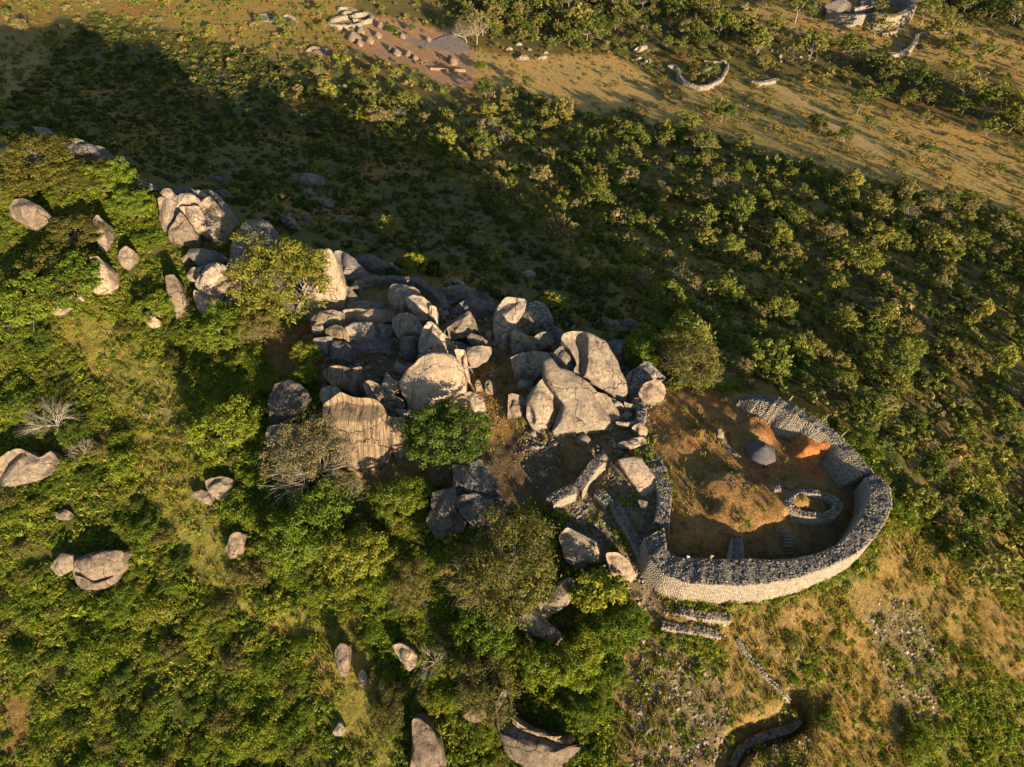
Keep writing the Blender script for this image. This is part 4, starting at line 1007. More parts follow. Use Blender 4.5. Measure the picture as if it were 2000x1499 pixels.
wall_line('stone_wall', 'second low wall step on the lower terrace', A6, [(300,562),(360,575),(450,592),(560,600),(640,622),(700,630)], 0.6, 1.2, seed=16, ragged=.4)
wall_line('stone_wall', 'stone lining along the lower side of the sunken passage', A6, [(1215,1180),(1160,1240),(1060,1270),(960,1300),(860,1350),(800,1420),(770,1500)], 0.9, 1.0, seed=17, fmat='rubble_stone')
wall_line('stone_wall', 'thin low stone line running down the lower terrace', A6, [(800,650),(850,740),(930,830),(1000,920),(1080,990),(1150,1070)], 0.5, 0.5, seed=19)
# round platform of stone inside the enclosure
pc = ground([(1585, 988)])[0]
th = np.linspace(0, 2 * math.pi, 60)
ringO = np.stack([pc[0] + 5.2 * np.cos(th), pc[1] + 2.9 * np.sin(th), np.full(60, pc[2] + 0.7)], 1)
ringI = np.stack([pc[0] + 3.9 * np.cos(th), pc[1] + 2.0 * np.sin(th), np.full(60, pc[2] + 0.9)], 1)
build_wall('stone_platform', 'oval stone platform with a pale hollow top inside the enclosure', ringI, ringO, 'dry_stone_core', seed=18, cat='platform', ragged=0.35)
# leaning monoliths on the wall
def monolith(px, z, h, lean, label):
    b = at_z([px], z)[0]
    th_ = np.array([0, 1, 2, 3, 4, 5]) / 6 * 2 * math.pi
    V = []
    for k, (q, r) in enumerate([(0, .20), (.35, .18), (.75, .15), (1, .06)]):
        for a in th_:
            V.append((r * math.cos(a) * 1.3 + lean[0] * q * h, r * math.sin(a) * .8 + lean[1] * q * h, q * h))
    a = np.arange(6); b_ = (a + 1) % 6
    f = np.concatenate([np.stack([k * 6 + a, k * 6 + b_, (k + 1) * 6 + b_, (k + 1) * 6 + a], 1) for k in range(3)])
    o = np_obj('monolith', np.array(V), [f, np.arange(18, 24)[None]], 'granite_pale')
    o.location = b
    tag(o, label, 'standing stone')
monolith((1537, 788), 82.3, 2.2, (.25, .1), 'thin standing stone at the upper bend of the enclosure wall')
monolith((1600, 828), 82.3, 2.6, (.45, .2), 'thin leaning stone in the middle of the valley-side wall')
monolith((1638, 856), 82.0, 2.4, (.4, .1), 'thin leaning stone at the lower end of the valley-side wall')
B('boulder', 'small upright pale stone standing in the enclosure', (1360, 740, 5), [(205,560),(215,505),(240,495),(265,520),(265,575),(235,585)], 1.1, 'granite_pale', e=30, bulge=.4, depth=3)

# rubble that nobody could count
def rubble(name, label, poly, dens, mat, size=1.0, seed=0, lift=0.04):
    R = np.random.default_rng(seed)
    P = np.array(poly, float)
    w = ground(P)
    x0, y0 = w[:, :2].min(0); x1, y1 = w[:, :2].max(0)
    n = int((x1 - x0) * (y1 - y0) * dens * 3.6)
    x = R.uniform(x0, x1, n); y = R.uniform(y0, y1, n)
    z = H(x, y)
    uv, _ = project(np.stack([x, y, z], 1))
    clump = np.sin(x * 0.8 + 2 * np.sin(y * 0.5)) * np.sin(y * 0.9 + 2 * np.sin(x * 0.6))
    ok = inside(uv + R.normal(0, 13, uv.shape), P) & (R.random(n) < 0.45 + 0.7 * clump)
    x, y, z = x[ok], y[ok], z[ok]
    n = len(x)
    s = np.clip(R.gamma(1.5, 0.11, n), .07, 1.1) * size
    o = stones(name, np.stack([x, y, z + lift - .1 * s], 1), np.stack([s * R.uniform(.8, 1.5, n), s * R.uniform(.6, 1.0, n), s * R.uniform(.4, .9, n)], 1), R.uniform(0, 6.3, n), 0.4, mat, None, 0.22, R)
    tag(o, label, 'rubble', kind='stuff')
rubble('rubble', 'grey scree of wall blocks between rocks and enclosure', [(1100,975),(1145,955),(1200,900),(1260,900),(1285,960),(1275,1060),(1300,1120),(1310,1180),(1250,1190),(1200,1110),(1120,1050)], 5.5, 'rubble_stone', 1.0, 21)
rubble('rubble', 'dark block scree beside the slanting walls', [(1115,970),(1160,965),(1200,1000),(1170,1040),(1120,1030)], 6.0, 'rubble_dark', 1.1, 22)
rubble('rubble', 'brown block scree under the oval pale boulder', [(1000,850),(1060,835),(1100,900),(1080,960),(1040,930)], 6.5, 'rubble_stone', 1.0, 23)
rubble('rubble', 'stones in the dry strip between the boulders', [(925,760),(975,740),(990,860),(950,850)], 3.0, 'rubble_stone', 0.8, 24)
rubble('rubble', 'broad run of tumbled blocks on the lower terrace', [(1215,1330),(1260,1245),(1330,1270),(1400,1330),(1420,1400),(1400,1520),(1240,1520)], 5.0, 'rubble_stone', 1.0, 25)
rubble('rubble', 'tumbled blocks beside the sunken passage', [(1440,1480),(1470,1440),(1540,1410),(1590,1420),(1560,1520),(1430,1520)], 3.0, 'rubble_stone', 0.9, 26)
rubble('rubble', 'stone spill on the slope right of the great wall', [(1690,1190),(1770,1170),(1840,1290),(1820,1400),(1750,1370),(1700,1280)], 3.6, 'rubble_stone', 1.0, 27)
rubble('rubble', 'stony path end at the outer corner of the great wall', [(1745,985),(1790,1000),(1850,1060),(1830,1080),(1770,1040)], 3.0, 'rubble_stone', 0.9, 28)
rubble('rubble', 'loose stones on the earth banks inside the enclosure', [(1440,780),(1520,800),(1560,850),(1520,860),(1470,830)], 1.6, 'rubble_stone', 0.8, 29)
rubble('rubble', 'stones along the grassy platform edge in the enclosure', [(1400,940),(1440,925),(1530,940),(1520,955),(1440,945),(1410,965)], 2.5, 'rubble_stone', 0.8, 30)
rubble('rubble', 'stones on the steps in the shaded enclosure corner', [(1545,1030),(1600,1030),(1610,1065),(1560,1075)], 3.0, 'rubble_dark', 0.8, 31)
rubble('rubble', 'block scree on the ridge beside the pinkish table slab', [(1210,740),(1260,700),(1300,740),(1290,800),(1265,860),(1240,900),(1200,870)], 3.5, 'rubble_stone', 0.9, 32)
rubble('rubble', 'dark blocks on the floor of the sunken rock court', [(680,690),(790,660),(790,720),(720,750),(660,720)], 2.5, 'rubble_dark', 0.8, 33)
rubble('rubble', 'stones strewn in the right-hand grass', [(1870,1390),(1930,1390),(1920,1430),(1880,1430)], 4.0, 'rubble_stone', 0.9, 34)
rubble('rubble', 'stone heap on the grassy track', [(270,800),(330,795),(335,830),(280,838)], 5.0, 'rubble_stone', 0.8, 35)
rubble('rubble', 'broken walls and stones strewn before the great round ruin', [(1440,70),(1500,50),(1640,85),(1700,105),(1660,125),(1560,110),(1480,100)], 0.10, 'rubble_stone', 4.0, 36, .2)
rubble('rubble', 'stones strewn round the bright curved valley wall', [(1720,70),(1800,60),(1810,95),(1760,110)], 0.12, 'rubble_stone', 4.0, 37, .2)
rubble('rubble', 'broken blocks filling gaps between the ridge boulders', [(610,620),(700,590),(800,600),(960,600),(1080,620),(1230,720),(1250,820),(1200,890),(1080,880),(990,720),(900,800),(800,830),(650,790)], 0.55, 'rubble_stone', 3.2, 38, .15)  # larger blocks added as fill for gaps in the boulder cluster
rubble('rubble', 'grey stones spilling from the terrace steps', [(1280,1185),(1330,1190),(1450,1200),(1460,1245),(1330,1250),(1270,1225)], 4.0, 'rubble_stone', 0.9, 39)
rubble('rubble', 'block scree under the smooth bent stone', [(1170,880),(1240,860),(1270,880),(1250,905),(1190,905)], 6.0, 'rubble_stone', 1.2, 40)
# ------------------------------------------------------------------ thatched huts
def cone_mesh(name, r, z0, z1, seg, mat, rj=0.0, tip=0.04, thick=0.18):
    th = np.linspace(0, 2 * math.pi, seg, endpoint=False)
    R = np.random.default_rng(int(r * 100) + seg)
    rows = []
    for q in (0, .35, .7, 1.0):
        rr = r * (1 - q) + tip * r * q
        rr = rr * (1 + 0.05 * math.sin(q * 3.14))
        rows.append(np.stack([rr * np.cos(th) * (1 + R.normal(0, rj, seg)), rr * np.sin(th) * (1 + R.normal(0, rj, seg)), np.full(seg, z0 + (z1 - z0) * q)], 1))
    under = np.stack([r * .96 * np.cos(th), r * .96 * np.sin(th), np.full(seg, z0 - thick)], 1)
    inner = np.stack([r * .55 * np.cos(th), r * .55 * np.sin(th), np.full(seg, z0 + .2)], 1)
    V = np.concatenate([inner, under] + rows + [[(0, 0, z1 + 0.12)]])
    a = np.arange(seg); b = (a + 1) % seg
    f = np.concatenate([np.stack([k * seg + a, k * seg + b, (k + 1) * seg + b, (k + 1) * seg + a], 1) for k in range(5)])
    tri = np.stack([5 * seg + a, 5 * seg + b, np.full(seg, 6 * seg)], 1)
    return np_mesh(name, V, [f, tri], mat)
def drum_mesh(name, r, z0, z1, seg, mat):
    th = np.linspace(0, 2 * math.pi, seg, endpoint=False)
    V = np.concatenate([np.stack([r * np.cos(th), r * np.sin(th), np.full(seg, z)], 1) for z in (z0, z1)])
    a = np.arange(seg); b = (a + 1) % seg
    return np_mesh(name, V, [np.stack([a, b, seg + b, seg + a], 1), (seg + a)[None]], mat)
def box_mesh(name, sx, sy, sz, mat):
    return np_mesh(name, (_bx * np.array((sx, sy, sz))) + np.array((0, 0, sz / 2)), _bf, mat)
def hut(px, r, label, roof='thatch', wallh=1.5, peak=.92, seg=18, group=None, door=True, rz=0.0, stages=1):
    g = ground([px])[0]
    e_ = empty('thatched_hut', g, rz)
    tag(e_, label, 'hut', group)
    link(bpy.data.objects.new('wall', drum_mesh('wall', r * .72, -0.6, wallh, seg, 'mud_wall')), e_)
    link(bpy.data.objects.new('roof', cone_mesh('roof', r, wallh, wallh + r * peak, seg, roof, 0.03)), e_)
    cap = link(bpy.data.objects.new('roof_tip', cone_mesh('roof_tip', r * .16, wallh + r * peak * .93, wallh + r * peak * 1.08, 8, 'dark_wood')), e_)
    if door:
        d = link(bpy.data.objects.new('door', box_mesh('door', .9, .14, 1.5, 'dark_wood')), e_)
        d.location = (0, -r * .72 - .02, 0)
    return e_
def vp(x, y):
    return (V8[0] + x / 4, V8[1] + y / 4)
for (x, y, r, lb) in [
  (1060,222,3.9,'thatched hut beside the dark green bush below the stone ruin'),
  (903,262,3.5,'small thatched hut nearest below the round stone ruin'),
  (850,318,5.6,'largest thatched hut of the village, at its left edge'),
  (1038,294,3.2,'thatched hut at the upper edge of the grey granite sheet'),
  (1228,302,2.7,'thatched hut alone above the middle of the granite sheet'),
  (975,338,3.6,'thatched hut in tree shade right of the largest hut'),
  (895,358,3.0,'small hut directly below the largest hut'),
  (1140,400,2.6,'hut at the lower left corner of the granite sheet'),
  (1185,434,3.4,'left of two thatched huts below the granite sheet'),
  (1278,444,3.5,'right of two thatched huts below the granite sheet'),
  (1328,474,2.6,'little hut just right of the two huts below the sheet'),
  (1430,326,2.4,'unfinished hut above the right end of the granite sheet')]:
    hut(vp(x, y), r, lb, rz=random.uniform(-.4, .4))
# long thatched house with its yard wall
g = ground([vp(1615, 500)])[0]
e_ = empty('thatched_house', g, -0.9)
tag(e_, 'long thatched house with a ridge roof at the village edge', 'house')
Lh, Wh = 9.0, 5.2
V = np.array([(-Lh/2,-Wh/2,1.7),(Lh/2,-Wh/2,1.7),(Lh/2,Wh/2,1.7),(-Lh/2,Wh/2,1.7),(-Lh/2+1.6,0,5.0),(Lh/2-1.6,0,5.0)], float)
link(bpy.data.objects.new('roof', np_mesh('roof', V, [np.array([(0,1,5,4),(2,3,4,5)]), np.array([(1,2,5),(3,0,4)]), np.array([(3,2,1,0)])], 'thatch')), e_)
link(bpy.data.objects.new('wall', box_mesh('wall', Lh * .82, Wh * .75, 1.72, 'mud_wall')), e_)
d = link(bpy.data.objects.new('door', box_mesh('door', 1.0, .14, 1.5, 'dark_wood')), e_); d.location = (0, -Wh * .375 - .08, 0)
wall_line('yard_wall', 'straight brown mud wall beside the long thatched house', V8, [(1440,528),(1520,532),(1600,538),(1720,545)], 1.6, 0.5, step=1.5, core='mud_wall', faces=(False, False), top_d=0, cat='wall', seed=40, batter=0.02)

# the grey many-sided roof inside the hill enclosure
hut((1481, 893), 3.2, 'grey faceted thatched hut inside the hill enclosure', roof='thatch_grey', wallh=1.5, peak=.85, seg=6, rz=.35)

ZE = (1360, 740, 5)
wall_line('stone_kerb', 'low earth and stone kerb from the upright stone to the hut', ZE, [(240,590),(300,650),(360,715),(440,780)], 0.45, 0.5, seed=43, cat='kerb', top_d=10)
wall_line('stone_wall', 'short rough wall end at the grassy platform corner', ZE, [(765,1035),(785,1060),(800,1100)], 0.9, 0.9, seed=44)
wall_line('stone_wall', 'low dividing wall beside the oval platform', ZE, [(905,1330),(990,1370),(1100,1390),(1180,1380)], 0.35, 0.6, seed=45)
st_a, st_b = ground([(1533, 1044), (1540, 1082)])
st_ = empty('stone_steps', st_b)
tag(st_, 'short flight of stone steps in the shaded enclosure corner', 'steps')
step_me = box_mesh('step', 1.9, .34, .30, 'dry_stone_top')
for i in range(7):
    q = i / 6
    p_ = st_b * (1 - q) + st_a * q
    o_ = link(bpy.data.objects.new('step', step_me), st_)
    o_.location = (p_[0] - st_b[0], p_[1] - st_b[1], float(H(p_[0], p_[1])) - st_b[2] - .12)
    o_.rotation_euler = (0, 0, .1 * math.sin(i * 2.1))
# valley ruins
kw = dict(core='dry_stone_far', tmat='dry_stone', block=(0.9, 0.5), fmat='dry_stone', step=1.4, sink=0.8)
VW = [
 ('low wall loop at the left of the village double ruin', V8, [(650,168),(690,142),(740,128),(795,122)], 2.6, 1.8),
 ('front curve of the village double ruin', V8, [(650,168),(665,186),(720,196),(790,198),(850,190),(892,176),(896,162)], 3.0, 1.8),
 ('right loop of the village double ruin', V8, [(818,122),(860,104),(915,96),(965,100),(987,122),(970,146),(920,158),(880,152),(835,150)], 3.0, 1.6),
 ('thin wall arc behind the village double ruin', V8, [(728,78),(722,62),(760,55),(820,60),(880,86)], 1.6, 1.2),
 ('inner wall arc of the village double ruin', V8, [(752,118),(752,100),(785,86),(830,92)], 2.0, 1.2),
 ('curved pale wall of the valley ruin below the trees', VZ, [(1545,490),(1550,540),(1590,575),(1640,598),(1700,612),(1760,605),(1820,575),(1862,540)], 2.8, 2.0),
 ('broken left flank of the curved valley ruin', VZ, [(1470,465),(1520,462),(1550,480)], 2.0, 1.6),
 ('right flank of the curved valley ruin', VZ, [(1862,540),(1890,490),(1900,445)], 2.0, 1.6),
 ('straight back wall of the curved valley ruin', VZ, [(1730,430),(1800,438),(1890,432)], 1.6, 1.4),
 ('short wall inside the curved valley ruin', VZ, [(1715,505),(1760,490),(1775,470)], 1.2, 1.2),
 ('small two-part ruin right of the curved valley ruin', (1380,0,3.226), [(285,512),(330,522),(370,515),(410,508),(450,498)], 2.0, 2.0),
 ('wall fragments at the upper left of the valley', VZ, [(1975,150),(1985,110),(2000,80),(2040,50)], 2.2, 1.8),
 ('short pale wall under the valley trees', (1380,0,3.226), [(262,186),(290,176),(325,166)], 2.2, 1.8),
 ('bright curved wall in front of the great round ruin', (1380,0,3.226), [(1158,340),(1190,338),(1230,330),(1275,312),(1300,280),(1322,250),(1330,215)], 4.0, 2.4),
 ('wall stub linking the bright curved wall to the meadow', (1380,0,3.226), [(1332,212),(1370,196),(1412,186)], 1.8, 1.6),
 ('angled wall piece right below the great round ruin', (1380,0,3.226), [(1105,212),(1150,205),(1195,195),(1205,170),(1180,150)], 2.2, 1.6),
 ('thin stone line crossing the top meadow', (1380,0,3.226), [(1420,192),(1520,205),(1640,250),(1760,300),(1840,335)], 0.8, 1.0),
 ('great round ruin outer wall at the top edge', (1380,0,3.226), [(1078,92),(1110,98),(1150,100),(1200,94),(1250,80),(1290,55),(1311,22),(1302,-8),(1270,-35),(1200,-60),(1110,-70),(1000,-66)], 9.5, 4.0),
 ('left front section of the great round ruin', (1380,0,3.226), [(770,62),(830,84),(915,98),(955,96),(1010,90),(1066,84)], 7.0, 3.0),
 ('inner wall of the great round ruin', (1380,0,3.226), [(930,50),(985,38),(1050,30),(1090,40),(1098,60)], 5.0, 2.2),
 ('inner short wall at the top of the great round ruin', (1380,0,3.226), [(965,4),(1020,2),(1090,6)], 4.0, 2.2),
]
for i, (lb, zm, pts, h, tk) in enumerate(VW):
    wall_line('stone_wall', lb, zm, pts, h, tk, seed=50 + i, top_d=0.8, top_size=2.0, ragged=0.25, group='stone ruins in the valley', **kw)
B('rock_outcrop', 'big shadow-dark rock hump left of the great round ruin', (1380,0,3.226), [(745,40),(790,5),(850,-5),(905,30),(890,70),(830,85),(770,75)], 5.0, 'granite_dark', e=60, depth=8, cat='rock outcrop')  # hump lies in shadow; the dark granite carries that shade as colour

# ------------------------------------------------------------------ two visitors by the wall
def person(px, z, label, top, legs, rz):
    b = at_z([px], z)[0]
    J = [(0,0,.92,.13,.10),(0,0,1.12,.14,.10),(0,0,1.36,.16,.10),(0,.01,1.50,.06,.06),(0,.0,1.58,.085,.10),(0,0,1.70,.085,.10),
         (.20,0,1.40,.06,.06),(.25,.04,1.14,.045,.045),(.24,-.08,.92,.04,.04),(-.20,0,1.40,.06,.06),(-.25,.04,1.14,.045,.045),(-.24,-.08,.92,.04,.04),
         (.10,0,.86,.09,.09),(.11,-.03,.48,.065,.065),(.11,.02,.08,.045,.045),(.11,-.12,.04,.04,.03),
         (-.10,0,.86,.09,.09),(-.12,.03,.48,.065,.065),(-.12,.06,.08,.045,.045),(-.12,-.08,.04,.04,.03)]
    E = [(0,1),(1,2),(2,3),(3,4),(4,5),(2,6),(6,7),(7,8),(2,9),(9,10),(10,11),(0,12),(12,13),(13,14),(14,15),(0,16),(16,17),(17,18),(18,19)]
    me_ = bpy.data.meshes.new('person')
    me_.from_pydata([j[:3] for j in J], E, [])
    o = link(bpy.data.objects.new('person', me_))
    o.location = b; o.rotation_euler = (0, 0, rz)
    md = o.modifiers.new('skin', 'SKIN')
    for i, j in enumerate(J):
        me_.skin_vertices[0].data[i].radius = (j[3], j[4])
    me_.skin_vertices[0].data[0].use_root = True
    o.modifiers.new('sub', 'SUBSURF').levels = 1
    dg = bpy.context.evaluated_depsgraph_get()
    m2 = bpy.data.meshes.new_from_object(o.evaluated_get(dg))
    o.modifiers.clear()
    o.data = m2
    m2.materials.clear()
    for mm in ('skin', top, legs, 'hair'):
        m2.materials.append(MAT[mm])
    for p in m2.polygons:
        zc = p.center.z; xc = abs(p.center.x)
        p.material_index = 3 if zc > 1.66 else 0 if zc > 1.47 else (0 if (xc > .18 and zc < 1.2) else 1) if zc > .9 else (2 if zc > .10 else 3)
        p.use_smooth = True
    tag(o, label, 'person')
person((1341, 1093), 83.0, 'person in a white top standing on the wall edge', 'cloth_white', 'cloth_dark', 2.6)
person((1387, 1092), 83.0, 'person in tan clothes farther right along the wall edge', 'cloth_khaki', 'cloth_khaki', 2.9)
# ------------------------------------------------------------------ plants
def leaves(n_clump, per, rx, rz, leaf, R, shell=0.55, clump_r=0.24, up=0.35, flatten=1.0, lumps=None):
    """leaf quads gathered in clumps that fill an uneven crown, centred on the origin"""
    th = R.uniform(0, 2 * math.pi, n_clump); cz = R.uniform(-0.55, 1.0, n_clump)
    rad = R.uniform(shell, 1.0, n_clump) ** 0.6
    lump = 1 + 0.16 * np.sin(th * 2 + R.uniform(0, 6)) + 0.12 * np.sin(th * 5 + R.uniform(0, 6)) + R.normal(0, 0.06, n_clump)
    cr = np.sqrt(np.maximum(0, 1 - cz ** 2)) * rad * lump
    cc = np.stack([cr * np.cos(th) * rx, cr * np.sin(th) * rx, cz * rad * rz * lump], 1)
    k = np.repeat(np.arange(n_clump), per)
    cs = R.uniform(0.6, 1.25, n_clump) * clump_r
    d = R.normal(0, 1, (len(k), 3)); d /= np.linalg.norm(d, axis=1, keepdims=True)
    d[:, 2] = np.where(d[:, 2] < -0.2, -d[:, 2], d[:, 2])
    p = cc[k] + d * (cs[k] * R.uniform(0.3, 1.1, len(k)))[:, None] * np.array((rx, rx, rz * 0.9))
    nrm = d + R.normal(0, 0.45, d.shape) + np.array((0, 0, up))
    nrm /= np.linalg.norm(nrm, axis=1, keepdims=True)
    a = np.cross(nrm, R.normal(0, 1, nrm.shape)); a /= np.linalg.norm(a, axis=1, keepdims=True)
    b = np.cross(nrm, a)
    s = leaf * R.uniform(0.6, 1.35, len(k))
    a = a * (s * 0.66)[:, None]; b = b * (s * 0.32 * flatten)[:, None]
    V = np.stack([p - a, p - b * 0.9 + a * .1, p + a, p + b], 1).reshape(-1, 3)
    F_ = np.arange(len(V)).reshape(-1, 4)
    return V, F_
def tube(p0, p1, r0, r1, seg=5):
    p0 = np.array(p0, float); p1 = np.array(p1, float)
    d = p1 - p0; d /= np.linalg.norm(d) + 1e-9
    u = np.cross(d, (0.3, 0.9, 0.2)); u /= np.linalg.norm(u) + 1e-9
    v = np.cross(d, u)
    th = np.linspace(0, 2 * math.pi, seg, endpoint=False)
    ring = np.cos(th)[:, None] * u + np.sin(th)[:, None] * v
    V = np.concatenate([p0 + ring * r0, p1 + ring * r1])
    a = np.arange(seg); b = (a + 1) % seg
    return V, np.stack([a, b, seg + b, seg + a], 1)
def limbs(hc, rx, rz, R, n1=6, n2=4, n3=0, r=0.28, spread=0.85, trunk=True, reach=1.0):
    """tapered trunk with forking limbs; foot at the origin, crown centre at height hc"""
    Vs, Fs, off = [], [], 0
    def add(p0, p1, r0, r1, seg=5):
        nonlocal off
        V, F_ = tube(p0, p1, r0, r1, seg)
        Vs.append(V); Fs.append(F_ + off); off += len(V)
    fork = np.array((R.normal(0, .1) * rx, R.normal(0, .1) * rx, max(0.25, hc - rz * 0.8)))
    add((0, 0, -0.8), fork * (.5, .5, .5), r * 1.25, r, 7)
    add(fork * (.5, .5, .5), fork, r, r * .8, 7)
    for i in range(n1):
        th = 2 * math.pi * (i + R.uniform(-.3, .3)) / n1
        el = R.uniform(.25, 1.1)
        dv = np.array((math.cos(th) * math.cos(el), math.sin(th) * math.cos(el), math.sin(el)))
        mid = fork + dv * np.array((rx, rx, rz)) * R.uniform(.45, .6) * spread
        add(fork, mid, r * .55, r * .32)
        for j in range(n2):
            d2 = dv + R.normal(0, .5, 3) + np.array((0, 0, .2)); d2 /= np.linalg.norm(d2)
            tip = mid + d2 * np.array((rx, rx, rz)) * R.uniform(.35, .6) * reach
            add(mid, tip, r * .28, r * .10, 4)
            for k in range(n3):
                d3 = d2 + R.normal(0, .6, 3); d3 /= np.linalg.norm(d3)
                add(tip * .6 + mid * .4, tip + d3 * rx * R.uniform(.2, .4), r * .12, r * .04, 3)
    return np.concatenate(Vs), [np.concatenate(Fs)]
PROTO = {}
def proto(key, seed, mat, nc, per, rx, rz, hc, leaf, branch=None, bark='bark', **kw):
    R = np.random.default_rng(seed)
    crown = None
    if nc:
        V, F_ = leaves(nc, per, rx, rz, leaf, R, **kw)
        V[:, 2] += hc
        crown = np_mesh('crown', V, F_, mat)
    tV, tF = limbs(hc, rx, rz, R, **(branch or {}))
    trunk = np_mesh('trunk', tV, tF, bark)
    PROTO[key] = (crown, trunk, rx, hc)
# large single trees (unit: metres)
proto('round', 1, 'leaf_dark', 170, 76, 6.4, 4.6, 6.0, 0.42, shell=.6, clump_r=.20)
proto('fig', 2, 'leaf_fig', 190, 66, 7.2, 6.4, 7.4, 0.38, dict(n1=9, n2=5, r=.34), shell=.5, clump_r=.17)
proto('olive', 3, 'leaf_olive', 190, 64, 6.2, 4.4, 5.8, 0.28, dict(n1=10, n2=6, n3=3, r=.26, reach=1.15), shell=.4, clump_r=.20)
proto('grey', 4, 'leaf_grey', 140, 60, 6.0, 4.0, 5.2, 0.25, dict(n1=10, n2=7, n3=4, r=.24, reach=1.3), 'bark_pale', shell=.35, clump_r=.20)
proto('lush', 5, 'leaf_lush', 130, 76, 4.6, 3.4, 4.2, 0.33, shell=.5, clump_r=.24)
proto('yellow', 6, 'leaf_yellow', 80, 40, 3.4, 2.8, 3.4, 0.40, shell=.5, clump_r=.26)
proto('umbrella', 7, 'leaf_acacia', 130, 76, 6.0, 2.4, 5.6, 0.33, dict(n1=9, n2=5, r=.24), shell=.45, clump_r=.22)
proto('bare', 8, None, 0, 0, 4.2, 3.6, 4.2, 0, dict(n1=8, n2=7, n3=5, r=.20, reach=1.25), 'bark_pale')
# slope trees
for i in range(5):
    proto('slope%d' % i, 20 + i, 'leaf_mixed', 46, 40, 2.7 + .25 * i, 2.3 + .2 * (i % 3), 2.9 + .2 * i, 0.44, dict(n1=6, n2=3, r=.15), shell=.45, clump_r=.30)
for i in range(4):
    proto('wood%d' % i, 30 + i, 'leaf_forest', 44, 22, 4.0 + .4 * i, 3.4 + .5 * (i % 2), 5.0 + .5 * i, 0.70, dict(n1=5, n2=3, r=.22), shell=.5, clump_r=.28)
proto('twiggy', 36, 'leaf_grey', 26, 12, 2.6, 2.4, 3.2, 0.40, dict(n1=8, n2=5, n3=3, r=.13, reach=1.2), 'bark_pale', shell=.3, clump_r=.3)
for i in range(3):
    proto('shrub%d' % i, 40 + i, 'leaf_lush', 48, 62, 1.5 + .25 * i, 0.95 + .2 * i, 0.8 + .2 * i, 0.19, dict(n1=5, n2=3, r=.06), shell=.2, clump_r=.42)

proto('shrub3', 45, 'leaf_olive', 46, 52, 1.6, 1.2, 1.1, 0.18, dict(n1=6, n2=4, n3=2, r=.06), shell=.2, clump_r=.42)
proto('shrub4', 46, 'leaf_yellow', 40, 50, 1.3, .9, .8, 0.18, dict(n1=5, n2=3, r=.05), shell=.2, clump_r=.40)
proto('shrub5', 47, 'leaf_dark', 50, 60, 1.8, 1.5, 1.3, 0.20, dict(n1=5, n2=3, r=.07), shell=.3, clump_r=.36)

def tree(px, key, width, label, group=None, name='tree', lift=None, cat='tree', loc=None, sz=1.0, rz=None, leaf=None):
    """px: where the middle of the crown shows; width in photograph pixels"""
    crown, trunk, rx, hc = PROTO[key]
    if loc is None:
        s = 1.0
        g = ground([px])[0]
        for _ in range(4):
            d = project(g)[1][0]
            s = width / F * d / (2 * rx)
            p = at_z([px], g[2] + hc * s * (lift if lift is not None else 1.0))[0]
            g = np.array((p[0], p[1], float(H(p[0], p[1]))))
    else:
        g, s = loc
    e_ = empty(name, g, rz if rz is not None else random.uniform(0, 6.28))
    e_.scale = (s, s, s * sz)
    tag(e_, label, cat, group)
    link(bpy.data.objects.new('trunk', trunk), e_)
    if crown is not None:
        link(bpy.data.objects.new('crown', crown), e_)
    return e_
# the trees one can point at
tree((552,545), 'fig', 172, 'large yellowish fig tree growing between tall slabs', rz=1.0)
tree((872,850), 'round', 140, 'round dense dark green tree below the domed boulder', rz=.4)
tree((785,962), 'lush', 92, 'bright green tree below the huge streaked slab', rz=.8, sz=.7)
tree((598,880), 'grey', 150, 'grey twiggy tree left of the huge streaked slab', rz=2.0)
tree((650,965), 'grey', 90, 'smaller grey twiggy tree at the foot of the streaked slab', rz=2.7)
tree((1000,1100), 'olive', 190, 'big spreading olive grey tree above the bulging boulder', rz=.2)
tree((925,1130), 'olive', 120, 'olive tree joining the left of the big spreading olive tree', rz=1.2)
tree((440,835), 'lush', 110, 'round green tree beside the grassy track', rz=1.2)
tree((1170,1158), 'yellow', 95, 'yellow-green bush under the brown slabs', rz=.5, name='bush', cat='bush')
tree((1215,1225), 'lush', 90, 'green bush at the foot of the screes', rz=.9, name='bush', cat='bush')
tree((1256,678), 'lush', 78, 'bright green tree right of the great oval boulder', rz=1.9)
tree((1350,700), 'olive', 115, 'olive yellow tree at the upper corner of the enclosure', rz=.6)
tree((1300,692), 'olive', 66, 'olive bush left of the enclosure corner tree', rz=.2, name='bush', cat='bush')
tree((1080,593), 'yellow', 46, 'small yellow-green tree behind the lichen boulder', rz=.1)
tree((812,514), 'yellow', 44, 'small yellow bush glowing on the shaded slope', rz=.7, name='bush', cat='bush')
tree((1322,604), 'yellow', 44, 'yellow-green bush on the edge of the hill shadow', rz=.3, name='bush', cat='bush')
tree((1380,605), 'bare', 54, 'bare pale tree beside the yellow-green shadow-edge bush', rz=.3)
tree((1645,842), 'yellow', 26, 'little yellow bush just outside the valley-side wall', rz=.3, name='bush', cat='bush')
tree((100,805), 'bare', 88, 'leafless pale tree in green shrubs at the left', rz=.5)
tree((155,872), 'bare', 50, 'small leafless tree below the leafless pale tree', rz=1.5)
tree((850,1285), 'bare', 66, 'leafless grey bush in the lower middle shrubs', rz=.9, name='bush', cat='bush', lift=.4)
tree((440,470), 'bare', 44, 'leafless bush leaning on the flat shaded boulder', rz=.9, name='bush', cat='bush', lift=.5)
tree((865,930), 'bare', 44, 'bleached dead branches on the dark fissured rock', rz=.3, name='bush', cat='bush', lift=.4)
tree((60,285), 'umbrella', 136, 'flat-topped green tree on the ridge at the left edge', rz=.4, sz=.7)
